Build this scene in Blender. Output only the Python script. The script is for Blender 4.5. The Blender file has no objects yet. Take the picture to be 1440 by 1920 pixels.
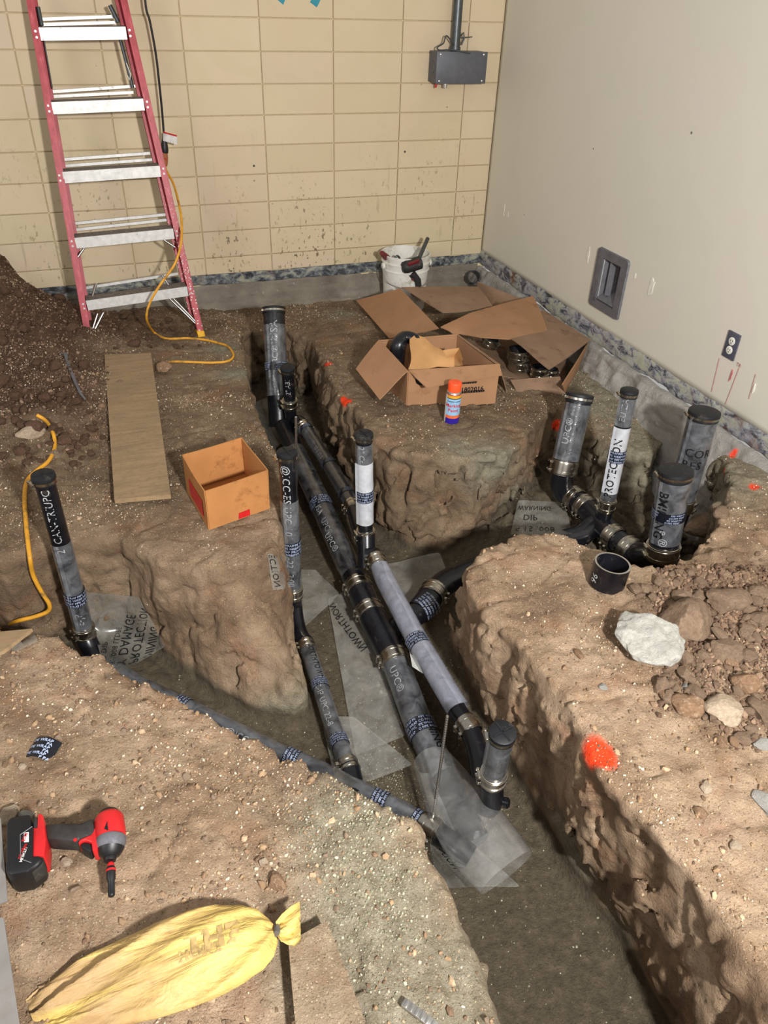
import bpy, bmesh, math, random
import numpy as np
from mathutils import Vector, Matrix, Euler
from mathutils.bvhtree import BVHTree
random.seed(7); RNG=np.random.default_rng(11)
S=bpy.context.scene; COL=S.collection
# ------------------------------------------------------------------ camera
FPX=1435.6
CE=Euler([math.radians(a) for a in (55.2762,-1.6946,-19.8871)],'XYZ'); CC=Vector((-2.45817,-4.72763,1.58604))
cd=bpy.data.cameras.new('camera'); cam=bpy.data.objects.new('camera',cd); COL.objects.link(cam)
cam.location=CC; cam.rotation_euler=CE; cd.sensor_fit='HORIZONTAL'; cd.sensor_width=36; cd.lens=FPX/1440*36; cd.clip_start=.02
S.camera=cam
# ------------------------------------------------------------------ light
w=bpy.data.worlds.new('room_light'); S.world=w; w.use_nodes=True
bg=w.node_tree.nodes['Background']; bg.inputs[0].default_value=(1,.98,.95,1); bg.inputs[1].default_value=.44
def spot(name,loc,aim,power,size,col,angle=150,blend=1,):
    l=bpy.data.lights.new(name,'SPOT'); l.energy=power; l.shadow_soft_size=size; l.color=col; l.spot_size=math.radians(angle); l.spot_blend=blend
    o=bpy.data.objects.new(name,l); COL.objects.link(o); o.location=loc
    o.rotation_euler=(Vector(aim)-Vector(loc)).to_track_quat('-Z','Y').to_euler(); return o
spot('work_light',(-1.86,-5.55,1.86),(-.95,0.0,.5),690,.08,(1,.985,.965),150,1)
al=bpy.data.lights.new('left_fill','AREA'); al.energy=46; al.shape='RECTANGLE'; al.size=1.6; al.size_y=1.6; al.color=(1,.97,.93)  # soft unseen fill lamp, added on the left to brighten the trench wall
ao=bpy.data.objects.new('left_fill',al); COL.objects.link(ao); ao.location=(-5.2,-4.6,2.1); ao.rotation_euler=(Vector((-1.3,-3.1,-.3))-ao.location).to_track_quat('-Z','Y').to_euler()
S.view_settings.view_transform='Standard'; S.view_settings.look='None'; S.view_settings.gamma=1; S.view_settings.use_curve_mapping=False
S.view_settings.exposure=0.0
# ------------------------------------------------------------------ helpers
MR=CE.to_matrix()
def ray(px,py): return MR@Vector(((px-720)/FPX,-(py-960)/FPX,-1))
def G(px,py,z=0.):
    d=ray(px,py); return CC+d*((z-CC.z)/d.z)
def WB(px,py,y=0.):
    d=ray(px,py); return CC+d*((y-CC.y)/d.y)
def WR(px,py,x=0.):
    d=ray(px,py); return CC+d*((x-CC.x)/d.x)
def DP(px,py,dep): return CC+ray(px,py)*dep
def srgb(c):
    if isinstance(c,str): c=[int(c[i:i+2],16)/255 for i in (0,2,4)]
    return tuple((x/12.92 if x<=.04045 else ((x+.055)/1.055)**2.4) for x in c)+(1,)
def tag(o,label=None,cat=None,group=None,kind=None):
    if label: o['label']=label
    if cat: o['category']=cat
    if group: o['group']=group
    if kind: o['kind']=kind
    return o
def empty(name,loc,label,cat,group=None,rot=(0,0,0)):
    o=bpy.data.objects.new(name,None); COL.objects.link(o); o.location=loc; o.rotation_euler=rot; o.empty_display_size=.05
    return tag(o,label,cat,group)
def link(name,me,mat=None,parent=None):
    """world-space mesh; re-expressed relative to the parent thing"""
    o=bpy.data.objects.new(name,me); COL.objects.link(o)
    if mat is not None:
        for m in (mat if isinstance(mat,(list,tuple)) else [mat]): me.materials.append(m)
    if parent is not None:
        o.parent=parent
        mw=Matrix.LocRotScale(parent.location,parent.rotation_euler,None)
        pp=parent.parent
        while pp is not None:
            mw=Matrix.LocRotScale(pp.location,pp.rotation_euler,None)@mw; pp=pp.parent
        me.transform(mw.inverted())
    return o
def solo(name,me,mat,label,cat,group=None):
    """a one-mesh thing: origin moved to its base centre"""
    o=link(name,me,mat); vs=[v.co for v in me.vertices]
    c=Vector((sum(v.x for v in vs)/len(vs),sum(v.y for v in vs)/len(vs),min(v.z for v in vs)))
    me.transform(Matrix.Translation(-c)); o.location=c
    return tag(o,label,cat,group)
def smooth(me,on=True,angle=None):
    me.polygons.foreach_set('use_smooth',[on]*len(me.polygons))
    if angle and on:
        try: me.set_sharp_from_angle(angle=math.radians(angle))
        except Exception: pass
    return me
def np_mesh(name,V,F,sm=True,angle=None):
    V=np.asarray(V,dtype=np.float32); F=np.asarray(F,dtype=np.int32); k=F.shape[1]
    me=bpy.data.meshes.new(name); me.vertices.add(len(V)); me.vertices.foreach_set('co',V.ravel())
    me.loops.add(F.size); me.loops.foreach_set('vertex_index',F.ravel())
    me.polygons.add(len(F)); me.polygons.foreach_set('loop_start',np.arange(0,F.size,k,dtype=np.int32)); me.polygons.foreach_set('loop_total',np.full(len(F),k,dtype=np.int32))
    me.update(calc_edges=True); me.validate(); smooth(me,sm,angle); return me
class MB:
    """collects shapes in world space, builds one mesh"""
    def __init__(s): s.v=[]; s.f=[]; s.mi=[]
    def add(s,vs,fs,mi=0):
        b=len(s.v); s.v+= [Vector(p) for p in vs]; s.f+=[[b+i for i in f] for f in fs]; s.mi+=[mi]*len(fs); return s
    def box(s,c,size,rot=None,mi=0,taper=1.):
        sx,sy,sz=[a/2 for a in size]; R=rot if rot is not None else Matrix.Identity(3); c=Vector(c)
        vs=[c+R@Vector((x*sx*(taper if z>0 else 1),y*sy*(taper if z>0 else 1),z*sz)) for z in (-1,1) for x,y in ((-1,-1),(1,-1),(1,1),(-1,1))]
        return s.add(vs,[(3,2,1,0),(4,5,6,7),(0,1,5,4),(1,2,6,5),(2,3,7,6),(3,0,4,7)],mi)
    def tube(s,path,r,n=20,cap=True,mi=0,closed=False):
        P=[Vector(p) for p in path]; m=len(P); rr=r if isinstance(r,(list,tuple)) else [r]*m
        T=[]
        for i in range(m):
            a=P[i]-P[i-1] if i>0 else (P[0]-P[-1] if closed else P[1]-P[0]); b=P[i+1]-P[i] if i<m-1 else (P[0]-P[-1] if closed else P[-1]-P[-2])
            a=a.normalized() if a.length>1e-9 else b.normalized(); b=b.normalized() if b.length>1e-9 else a
            T.append((a+b).normalized() if (a+b).length>1e-6 else a)
        up=Vector((0,0,1)) if abs(T[0].z)<.9 else Vector((0,1,0)); u=(up-T[0]*up.dot(T[0])).normalized(); b0=len(s.v)
        for i in range(m):
            if i: u=(u-T[i]*u.dot(T[i])).normalized()
            w_=T[i].cross(u)
            for k in range(n):
                a=2*math.pi*k/n; s.v.append(P[i]+(u*math.cos(a)+w_*math.sin(a))*rr[i])
        for i in range(m-(0 if closed else 1)):
            j=(i+1)%m
            for k in range(n):
                s.f.append([b0+i*n+k,b0+i*n+(k+1)%n,b0+j*n+(k+1)%n,b0+j*n+k]); s.mi.append(mi)
        if cap and not closed:
            s.f.append([b0+k for k in range(n)][::-1]); s.f.append([b0+(m-1)*n+k for k in range(n)]); s.mi+=[mi,mi]
        return s
    def lathe(s,p0,p1,prof,n=28,cap=True,mi=0):
        """profile of (distance along p0->p1 in metres, radius)"""
        p0=Vector(p0); d=(Vector(p1)-p0).normalized(); u=d.orthogonal().normalized(); w_=d.cross(u); b0=len(s.v)
        for t,r in prof:
            for k in range(n):
                a=2*math.pi*k/n; s.v.append(p0+d*t+(u*math.cos(a)+w_*math.sin(a))*r)
        for i in range(len(prof)-1):
            for k in range(n):
                s.f.append([b0+i*n+k,b0+i*n+(k+1)%n,b0+(i+1)*n+(k+1)%n,b0+(i+1)*n+k]); s.mi.append(mi)
        if cap:
            s.f.append([b0+k for k in range(n)][::-1]); s.f.append([b0+(len(prof)-1)*n+k for k in range(n)]); s.mi+=[mi,mi]
        return s
    def sheet(s,grid,th=.0,mi=0):
        """grid of points [row][col]; th gives it thickness"""
        R=len(grid); Cn=len(grid[0]); b0=len(s.v); g=[[Vector(p) for p in r] for r in grid]
        for r in g: s.v+=r
        for i in range(R-1):
            for j in range(Cn-1):
                s.f.append([b0+i*Cn+j,b0+i*Cn+j+1,b0+(i+1)*Cn+j+1,b0+(i+1)*Cn+j]); s.mi.append(mi)
        if th:
            b1=len(s.v)
            for i in range(R):
                for j in range(Cn):
                    a=g[min(i+1,R-1)][j]-g[max(i-1,0)][j]; b=g[i][min(j+1,Cn-1)]-g[i][max(j-1,0)]; nn=b.cross(a)
                    nn=nn.normalized() if nn.length>1e-12 else Vector((0,0,1)); s.v.append(g[i][j]-nn*th)
            for i in range(R-1):
                for j in range(Cn-1):
                    s.f.append([b1+i*Cn+j,b1+(i+1)*Cn+j,b1+(i+1)*Cn+j+1,b1+i*Cn+j+1]); s.mi.append(mi)
            ring=[(0,j) for j in range(Cn)]+[(i,Cn-1) for i in range(1,R)]+[(R-1,j) for j in range(Cn-2,-1,-1)]+[(i,0) for i in range(R-2,0,-1)]
            for k in range(len(ring)):
                (i,j),(p,q)=ring[k],ring[(k+1)%len(ring)]
                s.f.append([b0+i*Cn+j,b1+i*Cn+j,b1+p*Cn+q,b0+p*Cn+q]); s.mi.append(mi)
        return s
    def mesh(s,name,sm=False,angle=35,bev=0,bseg=2,recalc=True):
        me=bpy.data.meshes.new(name); me.from_pydata([tuple(v) for v in s.v],[],s.f); me.polygons.foreach_set('material_index',s.mi)
        if recalc or bev:
            bm=bmesh.new(); bm.from_mesh(me)
            if recalc: bmesh.ops.recalc_face_normals(bm,faces=bm.faces)
            if bev:
                ed=[e for e in bm.edges if len(e.link_faces)==2 and e.calc_face_angle(0)>.5]
                bmesh.ops.bevel(bm,geom=ed,offset=bev,segments=bseg,affect='EDGES',profile=.5,clamp_overlap=True)
            bm.to_mesh(me); bm.free()
        me.update()
        if sm or bev: smooth(me,True,angle)
        return me
    def build(s,name,mat,parent=None,sm=True,angle=35,bev=0,bseg=2): return link(name,s.mesh(name,sm,angle,bev,bseg),mat,parent)
# ------------------------------------------------------------------ noise (numpy value noise, smooth)
def vnoise(P,seed=0):
    P=np.asarray(P,dtype=np.float32); i=np.floor(P).astype(np.int64); f=P-i; f=f*f*(3-2*f)
    def h(a,b,c):
        n=(a*374761393+b*668265263+c*2147483647+seed*974634777)&0xffffffff; n=((n^(n>>13))*1274126177)&0xffffffff; n=((n^(n>>16))*2246822519)&0xffffffff
        return ((n^(n>>15))&0xffffff).astype(np.float32)/8388607.5-1
    x,y,z=i[:,0],i[:,1],i[:,2]; fx,fy,fz=f[:,0],f[:,1],f[:,2]
    def L(a,b,t): return a+(b-a)*t
    return L(L(L(h(x,y,z),h(x+1,y,z),fx),L(h(x,y+1,z),h(x+1,y+1,z),fx),fy),L(L(h(x,y,z+1),h(x+1,y,z+1),fx),L(h(x,y+1,z+1),h(x+1,y+1,z+1),fx),fy),fz)
def fbm(P,o=4,seed=0,ridge=False):
    s=0;a=1;t=0
    for k in range(o):
        n=vnoise(P*(2.03**k)+k*17.3,seed+k)
        if ridge: n=1-2*np.abs(n)
        s=s+n*a;t+=a;a*=.5
    return s/t
# ------------------------------------------------------------------ materials
class NT:
    def __init__(s,name):
        s.m=bpy.data.materials.new(name); s.m.use_nodes=True; s.t=s.m.node_tree; s.b=s.t.nodes['Principled BSDF']; s.out=s.t.nodes['Material Output']
        s.tc=s.t.nodes.new('ShaderNodeTexCoord'); s.co=s.tc.outputs['Object']
    def n(s,typ,**kw):
        nd=s.t.nodes.new(typ)
        for k,v in kw.items():
            if k in nd.inputs: nd.inputs[k].default_value=v
            else: setattr(nd,k,v)
        return nd
    def l(s,a,b): s.t.links.new(a,b)
    def noise(s,scale,detail=4,rough=.55,vec=None,dist=0.):
        nd=s.n('ShaderNodeTexNoise',Scale=scale,Detail=detail,Roughness=rough,Distortion=dist); s.l(vec or s.co,nd.inputs['Vector']); return nd.outputs['Fac']
    def vor(s,scale,out='Distance',feature='F1',vec=None,rnd=1.):
        nd=s.n('ShaderNodeTexVoronoi',feature=feature,Scale=scale,Randomness=rnd); s.l(vec or s.co,nd.inputs['Vector']); return nd.outputs[out]
    def ramp(s,fac,stops):
        nd=s.n('ShaderNodeValToRGB'); e=nd.color_ramp.elements
        while len(e)<len(stops): e.new(.5)
        for el,(p,c) in zip(e,stops): el.position=p; el.color=c if isinstance(c,tuple) else srgb(c)
        s.l(fac,nd.inputs[0]); return nd.outputs[0]
    def grey(s,fac,a,b,va=0,vb=1):
        nd=s.n('ShaderNodeMapRange'); nd.inputs[1].default_value=a; nd.inputs[2].default_value=b; nd.inputs[3].default_value=va; nd.inputs[4].default_value=vb; s.l(fac,nd.inputs[0]); return nd.outputs[0]
    def mix(s,fac,a,b,blend='MIX'):
        nd=s.n('ShaderNodeMix',data_type='RGBA',blend_type=blend)
        for sock,v in ((nd.inputs[0],fac),(nd.inputs[6],a),(nd.inputs[7],b)):
            if hasattr(v,'links') or hasattr(v,'is_linked'): s.l(v,sock)
            else: sock.default_value=srgb(v) if isinstance(v,str) else v
        return nd.outputs[2]
    def math(s,op,a,b=0.):
        nd=s.n('ShaderNodeMath',operation=op)
        for sock,v in zip(nd.inputs,(a,b)):
            if hasattr(v,'is_linked'): s.l(v,sock)
            else: sock.default_value=v
        return nd.outputs[0]
    def bump(s,h,strength=.5,dist=.01,prev=None):
        nd=s.n('ShaderNodeBump'); nd.inputs['Strength'].default_value=strength; nd.inputs['Distance'].default_value=dist; s.l(h,nd.inputs['Height'])
        if prev: s.l(prev,nd.inputs['Normal'])
        s.l(nd.outputs[0],s.b.inputs['Normal']); return nd.outputs[0]
    def col(s,c):
        if hasattr(c,'is_linked'): s.l(c,s.b.inputs['Base Color'])
        else: s.b.inputs['Base Color'].default_value=srgb(c)
    def rough(s,r):
        if hasattr(r,'is_linked'): s.l(r,s.b.inputs['Roughness'])
        else: s.b.inputs['Roughness'].default_value=r
def simple(name,c,rough=.5,metal=0.,var=.12,scale=30,bump=.0,bscale=80,spec=.5,dirt=None,dirtamt=.5):
    t=NT(name); n=t.noise(scale,3); dark=tuple(x*(1-var*1.5) for x in srgb(c)[:3])+(1,); lite=tuple(min(1,x*(1+var)) for x in srgb(c)[:3])+(1,)
    cc=t.ramp(n,[(.3,dark),(.7,lite)])
    if dirt:
        d=t.grey(t.noise(9,5,.7),.62-dirtamt*.25,.75-dirtamt*.2); cc=t.mix(d,cc,dirt)
        t.rough(t.grey(d,0,1,rough,.85))
    else: t.rough(rough)
    t.col(cc); t.b.inputs['Metallic'].default_value=metal; t.b.inputs['Specular IOR Level'].default_value=spec
    if bump: t.bump(t.noise(bscale,4),bump,.002)
    return t.m
# ------------------------------------------------------------------ wall materials
def wall_block_mat():
    t=NT('painted_block'); oi=t.n('ShaderNodeObjectInfo'); g=t.n('ShaderNodeNewGeometry'); pos=g.outputs['Position']
    base=t.ramp(oi.outputs['Random'],[(0,'c8b895'),(.35,'ccbc9b'),(.7,'d0bf9e'),(1,'cab99c')])
    sep=t.n('ShaderNodeSeparateXYZ'); t.l(pos,sep.inputs[0])
    blot=t.noise(1.6,3,.6,pos); c=t.mix(t.grey(blot,.35,.7,0,.45),base,'c6ac90')
    c=t.mix(t.grey(t.noise(2.1,3,.6,pos,.8),.5,.75,0,.4),c,'b9ad84')
    # mud splashes, denser low on the wall
    low=t.grey(sep.outputs[2],.95,.2,0,1); m=t.n('ShaderNodeMapping'); m.inputs['Scale'].default_value=(1,1,.55); t.l(pos,m.inputs[0])
    sp=t.noise(42,3,.7,m.outputs[0]); cl=t.grey(t.noise(2.2,3,.6,pos),.46,.60); sp=t.math('MULTIPLY',t.grey(sp,.585,.63),t.math('MULTIPLY',cl,low))
    c=t.mix(sp,c,'6e5f44')
    m2=t.n('ShaderNodeMapping'); m2.inputs['Scale'].default_value=(1,1,.06); t.l(pos,m2.inputs[0])
    st=t.math('MULTIPLY',t.grey(t.noise(30,2,.5,m2.outputs[0]),.62,.68,0,.5),t.math('MULTIPLY',low,t.grey(t.noise(5,2,.5,pos),.5,.62))); c=t.mix(st,c,'806b4c')
    dots=t.grey(t.vor(7,vec=pos),.055,.035); c=t.mix(t.math('MULTIPLY',dots,t.grey(t.noise(1.7,2,.5,pos),.5,.6)),c,'3d372c')
    t.col(c); t.rough(.62); b=t.noise(120,5,.7,pos); b2=t.noise(28,3,.6,pos); t.bump(t.math('ADD',b,b2),.28,.0025); return t.m
def plaster_mat():
    t=NT('painted_plaster'); pos=t.n('ShaderNodeNewGeometry').outputs['Position']
    c=t.ramp(t.noise(1.1,3,.55,pos,.6),[(.3,'cbc6b6'),(.5,'cfcabb'),(.7,'d2c8bd')]); c=t.mix(t.grey(t.noise(2.3,4,.6,pos),.45,.7,0,.5),c,'cccab9')
    sc=t.grey(t.vor(5,vec=pos),.035,.025); c=t.mix(t.math('MULTIPLY',sc,t.grey(t.noise(3,2,.5,pos),.55,.6)),c,'6e675a')
    t.col(c); t.rough(.6); t.bump(t.noise(160,4,.6,pos),.2,.002); return t.m
def mould_mat(name,paint):
    t=NT(name); pos=t.n('ShaderNodeNewGeometry').outputs['Position']
    m=t.n('ShaderNodeMapping'); m.inputs['Scale'].default_value=(1,1,1.6); t.l(pos,m.inputs[0])
    n=t.noise(14,6,.72,m.outputs[0],.5); big=t.noise(2.6,3,.6,pos)
    c=t.ramp(n,[(.36,'2c2d2f'),(.42,'55565b'),(.46,'807f86'),(.50,'9a9a95'),(.56,paint)]) if name[0]!='b' else t.ramp(n,[(.36,'202122'),(.43,'3d4146'),(.48,'62666c' if name[0]=='b' else '77767e'),(.60 if name[0]=='b' else .52,paint)]) 
    c=t.mix(t.grey(big,.47,.60,0,.85),c,t.ramp(n,[(.36,'2a2722'),(.48,'4a4f55'),(.56,'72767a'),(.64,'94958a')]) if name[0]=='b' else t.ramp(n,[(.36,'35332f'),(.44,'66656c'),(.52,'8d8c96'),(.6,'a2a2a2')]))
    r=t.math('MULTIPLY',t.grey(t.noise(7,4,.7,pos),.55,.7),t.grey(t.noise(1.3,2,.5,pos),.45,.6)); c=t.mix(r,c,'6b3c22')
    t.col(c); t.rough(.8); t.bump(n,.7,.006); return t.m
def concrete_mat(name,a,b,dk):
    t=NT(name); pos=t.n('ShaderNodeNewGeometry').outputs['Position']
    c=t.ramp(t.noise(5,6,.65,pos),[(.3,a),(.7,b)]); c=t.mix(t.grey(t.noise(2.2,3,.6,pos),.55,.75,0,.7),c,dk)
    m=t.n('ShaderNodeMapping'); m.inputs['Scale'].default_value=(.6,.6,4); t.l(pos,m.inputs[0])
    c=t.mix(t.grey(t.noise(6,4,.6,m.outputs[0]),.55,.7,0,.5),c,'4c443a')
    c=t.mix(t.grey(t.noise(60,2,.6,pos),.70,.74,0,.5),c,'c9c4ba')
    pa=t.n('ShaderNodeAttribute',attribute_name='paint'); c=t.mix(pa.outputs['Fac'],c,'ff4a2a'); t.col(c); t.rough(.9); t.bump(t.noise(40,6,.7,pos),.8,.012); return t.m
M={}
M['block']=wall_block_mat(); M['plaster']=plaster_mat(); M['mortar']=simple('mortar_joint','d0bf98',.8,0,.1,60,.3)
M['mould_b']=mould_mat('black_mould_band','9fa08c'); M['mould_r']=mould_mat('mastic_residue_band','a3a48f')
M['conc_b']=concrete_mat('footing_concrete','6f6659','90877a','57493a'); M['conc_r']=concrete_mat('rough_footing_concrete','86827c','a8a49d','6d655c')
# ------------------------------------------------------------------ walls
XV=[ (b*.40717-1.03571) for b in range(-8,3)]+[0.0]      # vertical joints, stack bond
ZH=[1.41-b*.15318 for b in range(9,-8,-1)]               # bed joints
ZH[0]=.084
wb=MB().box((-2.1,.075,1.24),(4.6,.13,2.5)).build('wall_back',M['mortar'],sm=False); tag(wb,kind='structure')
jt=.004; blk={}
for i in range(len(XV)-1):
    for j in range(len(ZH)-1):
        wd,ht=round(XV[i+1]-XV[i]-jt,4),round(ZH[j+1]-ZH[j]-jt,4)
        if (wd,ht) not in blk:
            me=MB().box((0,0,0),(wd,.02,ht)).mesh('block',bev=.0028,bseg=1); me.materials.append(M['block']); blk[(wd,ht)]=me
        o=bpy.data.objects.new('block',blk[(wd,ht)]); COL.objects.link(o); o.parent=wb
        o.location=((XV[i]+XV[i+1])/2,.0078+random.uniform(-.0006,.0006),(ZH[j]+ZH[j+1])/2); o.rotation_euler=(random.uniform(-.003,.003),0,0)
def gridwall(name,mat,y0,y1,z0,z1,step,x0=0.,amp=.003,th=.1):
    ny=int((y1-y0)/step); nz=int((z1-z0)/step); Y,Z=np.meshgrid(np.linspace(y0,y1,ny+1),np.linspace(z0,z1,nz+1)); P=np.stack([np.zeros_like(Y),Y,Z],-1).reshape(-1,3)
    X=x0+amp*fbm(P*1.3,3,5); P[:,0]=X; idx=np.arange((ny+1)*(nz+1)).reshape(nz+1,ny+1)
    F=np.stack([idx[:-1,:-1],idx[1:,:-1],idx[1:,1:],idx[:-1,1:]],-1).reshape(-1,4)
    c=P[F].mean(1); F=F[~((np.abs(c[:,1]+1.4555)<.088)&(np.abs(c[:,2]-.3425)<.112))]
    return link(name,np_mesh(name,P,F),mat)
wr=gridwall('wall_right',M['plaster'],-5.4,0.0,.1,2.6,.03,0.0,.003); tag(wr,kind='structure')
md=wr.modifiers.new('thick','SOLIDIFY'); md.thickness=.08; md.offset=-1
def band(name,mat,along,L0,L1,zt,zb,face,tw=.012,th=.012):
    """ragged strip where the old base came off; along='x' back wall, 'y' right wall"""
    n=int((L1-L0)/.012); t=np.linspace(L0,L1,n+1); P=np.stack([t*9,t*0,t*0],-1); e=fbm(P,4,3)*tw; e2=fbm(P*1.1+50,4,9)*tw*1.2
    rows=6; g=[]
    for r in range(rows+1):
        k=r/rows; z=(zt+e)*(1-k)+(zb+e2)*k; off=face-.004-.006*np.abs(fbm(np.stack([t*12,z*14,z*0],-1),3,21))
        if r in(0,rows): off=np.full_like(off,face+.004)
        g.append([( (a,o,b) if along=='x' else (o,a,b)) for a,b,o in zip(t,z,off)])
    return tag(MB().sheet(g).build(name,mat,None),kind='structure')
band('baseboard_back',M['mould_b'],'x',-4.2,0.004,.086,.018,0.0)
band('baseboard_right',M['mould_r'],'y',-5.4,0.0,.112,.012,0.0,.016)
# ------------------------------------------------------------------ surface nets
def surfnets(Ff,x0,y0,z0,h,nx,ny,nz,band=.09,F0=None,disp=None):
    xs=x0+h*np.arange(nx); ys=y0+h*np.arange(ny); zs=z0+h*np.arange(nz)
    F=F0(xs,ys,zs).astype(np.float32); m=np.abs(F)<band; ii=np.nonzero(m)
    P=np.stack([xs[ii[0]],ys[ii[1]],zs[ii[2]]],-1).astype(np.float32); F[ii]+=disp(P,F[ii]); del m
    F[F==0]=1e-6; s=F<0
    c=np.zeros((nx-1,ny-1,nz-1),np.uint8)
    for a in (0,1):
        for b in (0,1):
            for d in (0,1): c+=s[a:nx-1+a,b:ny-1+b,d:nz-1+d]
    act=(c>0)&(c<8); I=np.nonzero(act); ids=np.full(act.shape,-1,np.int32); ids[I]=np.arange(len(I[0]))
    acc=np.zeros((len(I[0]),3),np.float32); cnt=np.zeros(len(I[0]),np.float32)
    cn=[(0,0,0),(1,0,0),(0,1,0),(1,1,0),(0,0,1),(1,0,1),(0,1,1),(1,1,1)]; val=[F[I[0]+a,I[1]+b,I[2]+d] for a,b,d in cn]
    for p in range(8):
        for q in range(p+1,8):
            A=np.array(cn[p]);B=np.array(cn[q])
            if np.abs(A-B).sum()!=1: continue
            va,vb=val[p],val[q]; k=(va<0)!=(vb<0); t=(va[k]/(va[k]-vb[k]))[:,None]; acc[k]+=A+(B-A)*t; cnt[k]+=1
    V=(acc/cnt[:,None]+np.stack(I,-1))*h+np.array([x0,y0,z0]); Q=[]
    sx=np.nonzero(s[:-1,1:-1,1:-1]!=s[1:,1:-1,1:-1]); i,j,k=sx[0],sx[1]+1,sx[2]+1
    q=np.stack([ids[i,j-1,k-1],ids[i,j,k-1],ids[i,j,k],ids[i,j-1,k]],-1); fl=~s[i,j,k]; q[fl]=q[fl][:,::-1]; Q.append(q)
    sx=np.nonzero(s[1:-1,:-1,1:-1]!=s[1:-1,1:,1:-1]); i,j,k=sx[0]+1,sx[1],sx[2]+1
    q=np.stack([ids[i-1,j,k-1],ids[i-1,j,k],ids[i,j,k],ids[i,j,k-1]],-1); fl=~s[i,j,k]; q[fl]=q[fl][:,::-1]; Q.append(q)
    sx=np.nonzero(s[1:-1,1:-1,:-1]!=s[1:-1,1:-1,1:]); i,j,k=sx[0]+1,sx[1]+1,sx[2]
    q=np.stack([ids[i-1,j-1,k],ids[i,j-1,k],ids[i,j,k],ids[i-1,j,k]],-1); fl=~s[i,j,k]; q[fl]=q[fl][:,::-1]; Q.append(q)
    Q=np.concatenate(Q); Q=Q[(Q>=0).all(1)]
    return V.astype(np.float32),Q.astype(np.int32)
# ------------------------------------------------------------------ the ground with its trenches
ZC=[]   # control points of the top surface (x,y,z)
for px,py,z in [(0,520,.34),(100,545,.22),(40,620,.16),(110,690,.06),(20,760,.08),(0,900,.04),(200,620,-.05),(172,650,-.06),(230,570,-.08),(300,600,-.06),(378,634,-.06),
    (430,590,-.12),(560,575,-.13),(680,560,-.13),(760,560,-.16),(860,560,-.14),(560,610,-.11),(640,620,-.08),(240,670,-.02),(300,760,-.01),(400,700,-.05),(220,900,0),(265,940,0),(400,850,-.01),(440,960,0),(130,980,.0),(30,1020,.02),(300,1000,0),(450,1000,0),
    (700,700,-.03),(800,680,-.05),(900,640,-.08),(960,600,-.1),(820,780,0),(760,820,0),(900,820,-.02),(980,760,-.06),(1080,700,-.1),(1200,800,-.14),(1240,850,-.16),(1380,940,.0),(1440,960,.02),
    (900,1040,.03),(1050,1030,.02),(1150,1070,.03),(1000,1150,.03),(1100,1300,.03),(1210,1230,.03),(1290,1010,.0),(1300,1150,.05),(1400,1150,.09),(1440,1250,.08),(1400,1400,.05),(1250,1500,.04),(1400,1700,.04),(1440,1880,.05),
    (60,1190,.05),(200,1260,.04),(420,1400,.03),(640,1500,.04),(780,1600,.04),(860,1850,.05),(100,1350,.07),(60,1450,.1),(100,1600,.14),(300,1600,.1),(550,1650,.08),(300,1830,.1),(20,1850,.15),(650,1850,.07)]:
    p=G(px,py,z); ZC.append((p.x,p.y,p.z))
ZC=np.array(ZC+[(-3.4,-.2,.48),(-3.6,-1,.3),(-3.7,-2,.12),(-3.6,-3,.1),(-3.4,-4,.15),(-2.6,-4.6,.13),(-1.6,-4.6,.06),(-.3,-4.3,.06),(-.05,-3.6,.05),(-.05,-3.2,.04),(-.05,-2.7,.0)],np.float32)
def ztop(x,y):
    sh=x.shape; x=x.ravel()[:,None]; y=y.ravel()[:,None]; d=(x-ZC[:,0])**2+(y-ZC[:,1])**2; wgt=np.exp(-d/(2*.19**2))+1e-4/(d+.05)
    return ((wgt*ZC[:,2]).sum(1)/wgt.sum(1)).reshape(sh)
TR=[[(448,632,-.08),(470,618,-.1),(530,612,-.1),(592,632,-.08),(612,690,-.04),(640,745,-.02),(690,800,0),(735,842,0),(800,852,0),(880,850,0),(945,846,0),(985,826,-.03),(1000,792,-.07),(1045,772,-.1),(1100,790,-.12),(1160,835,-.14),(1215,850,-.15),(1255,800,-.15),(1300,780,-.12),(1350,850,-.06),(1372,920,-.02),(1352,990,0),(1300,1040,0),(1240,1072,.02),(1180,1062,.03),(1120,1030,.03),(1050,1004,.02),(980,1002,.03),(915,1022,.03),(885,1060,.03),(880,1095,.03),(917,1150,.03),(975,1200,.03),(1050,1282,.03),(1098,1362,.03),(1122,1440,.03),(1178,1515,.03),(1245,1580,.03),(1340,1690,.03),(1440,1815,.04),(1520,1990,.04),
      (1560,2200,.04),(960,2120,.05),(925,1930,.05),(888,1800,.05),(838,1705,.04),(808,1640,.04),(790,1590,.04),(772,1543,.04),(700,1506,.04),(612,1460,.04),(519,1429,.04),(475,1404,.04),(420,1374,.03),(388,1353,.03),(347,1331,.03),(293,1302,.03),(200,1252,.03),(130,1212,.04),(60,1188,.05),(-10,1178,.05),(-200,1150,.05),
      (-200,1020,.03),(0,1035,.02),(110,1020,0),(225,1003,0),(262,1022,0),(300,1045,0),(370,1058,0),(450,1050,0),(505,1040,0),(520,1030,0),(512,980,0),(528,910,0),(522,870,0),(498,815,0),(475,765,-.02),(455,700,-.05)]]
POLY=np.array([tuple(G(*p))[:2] for p in TR[0]])
def low(lst): return [tuple(G(px,py,-.48))[:2] for px,py in lst]
PT=[tuple(p) for p in POLY]
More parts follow.
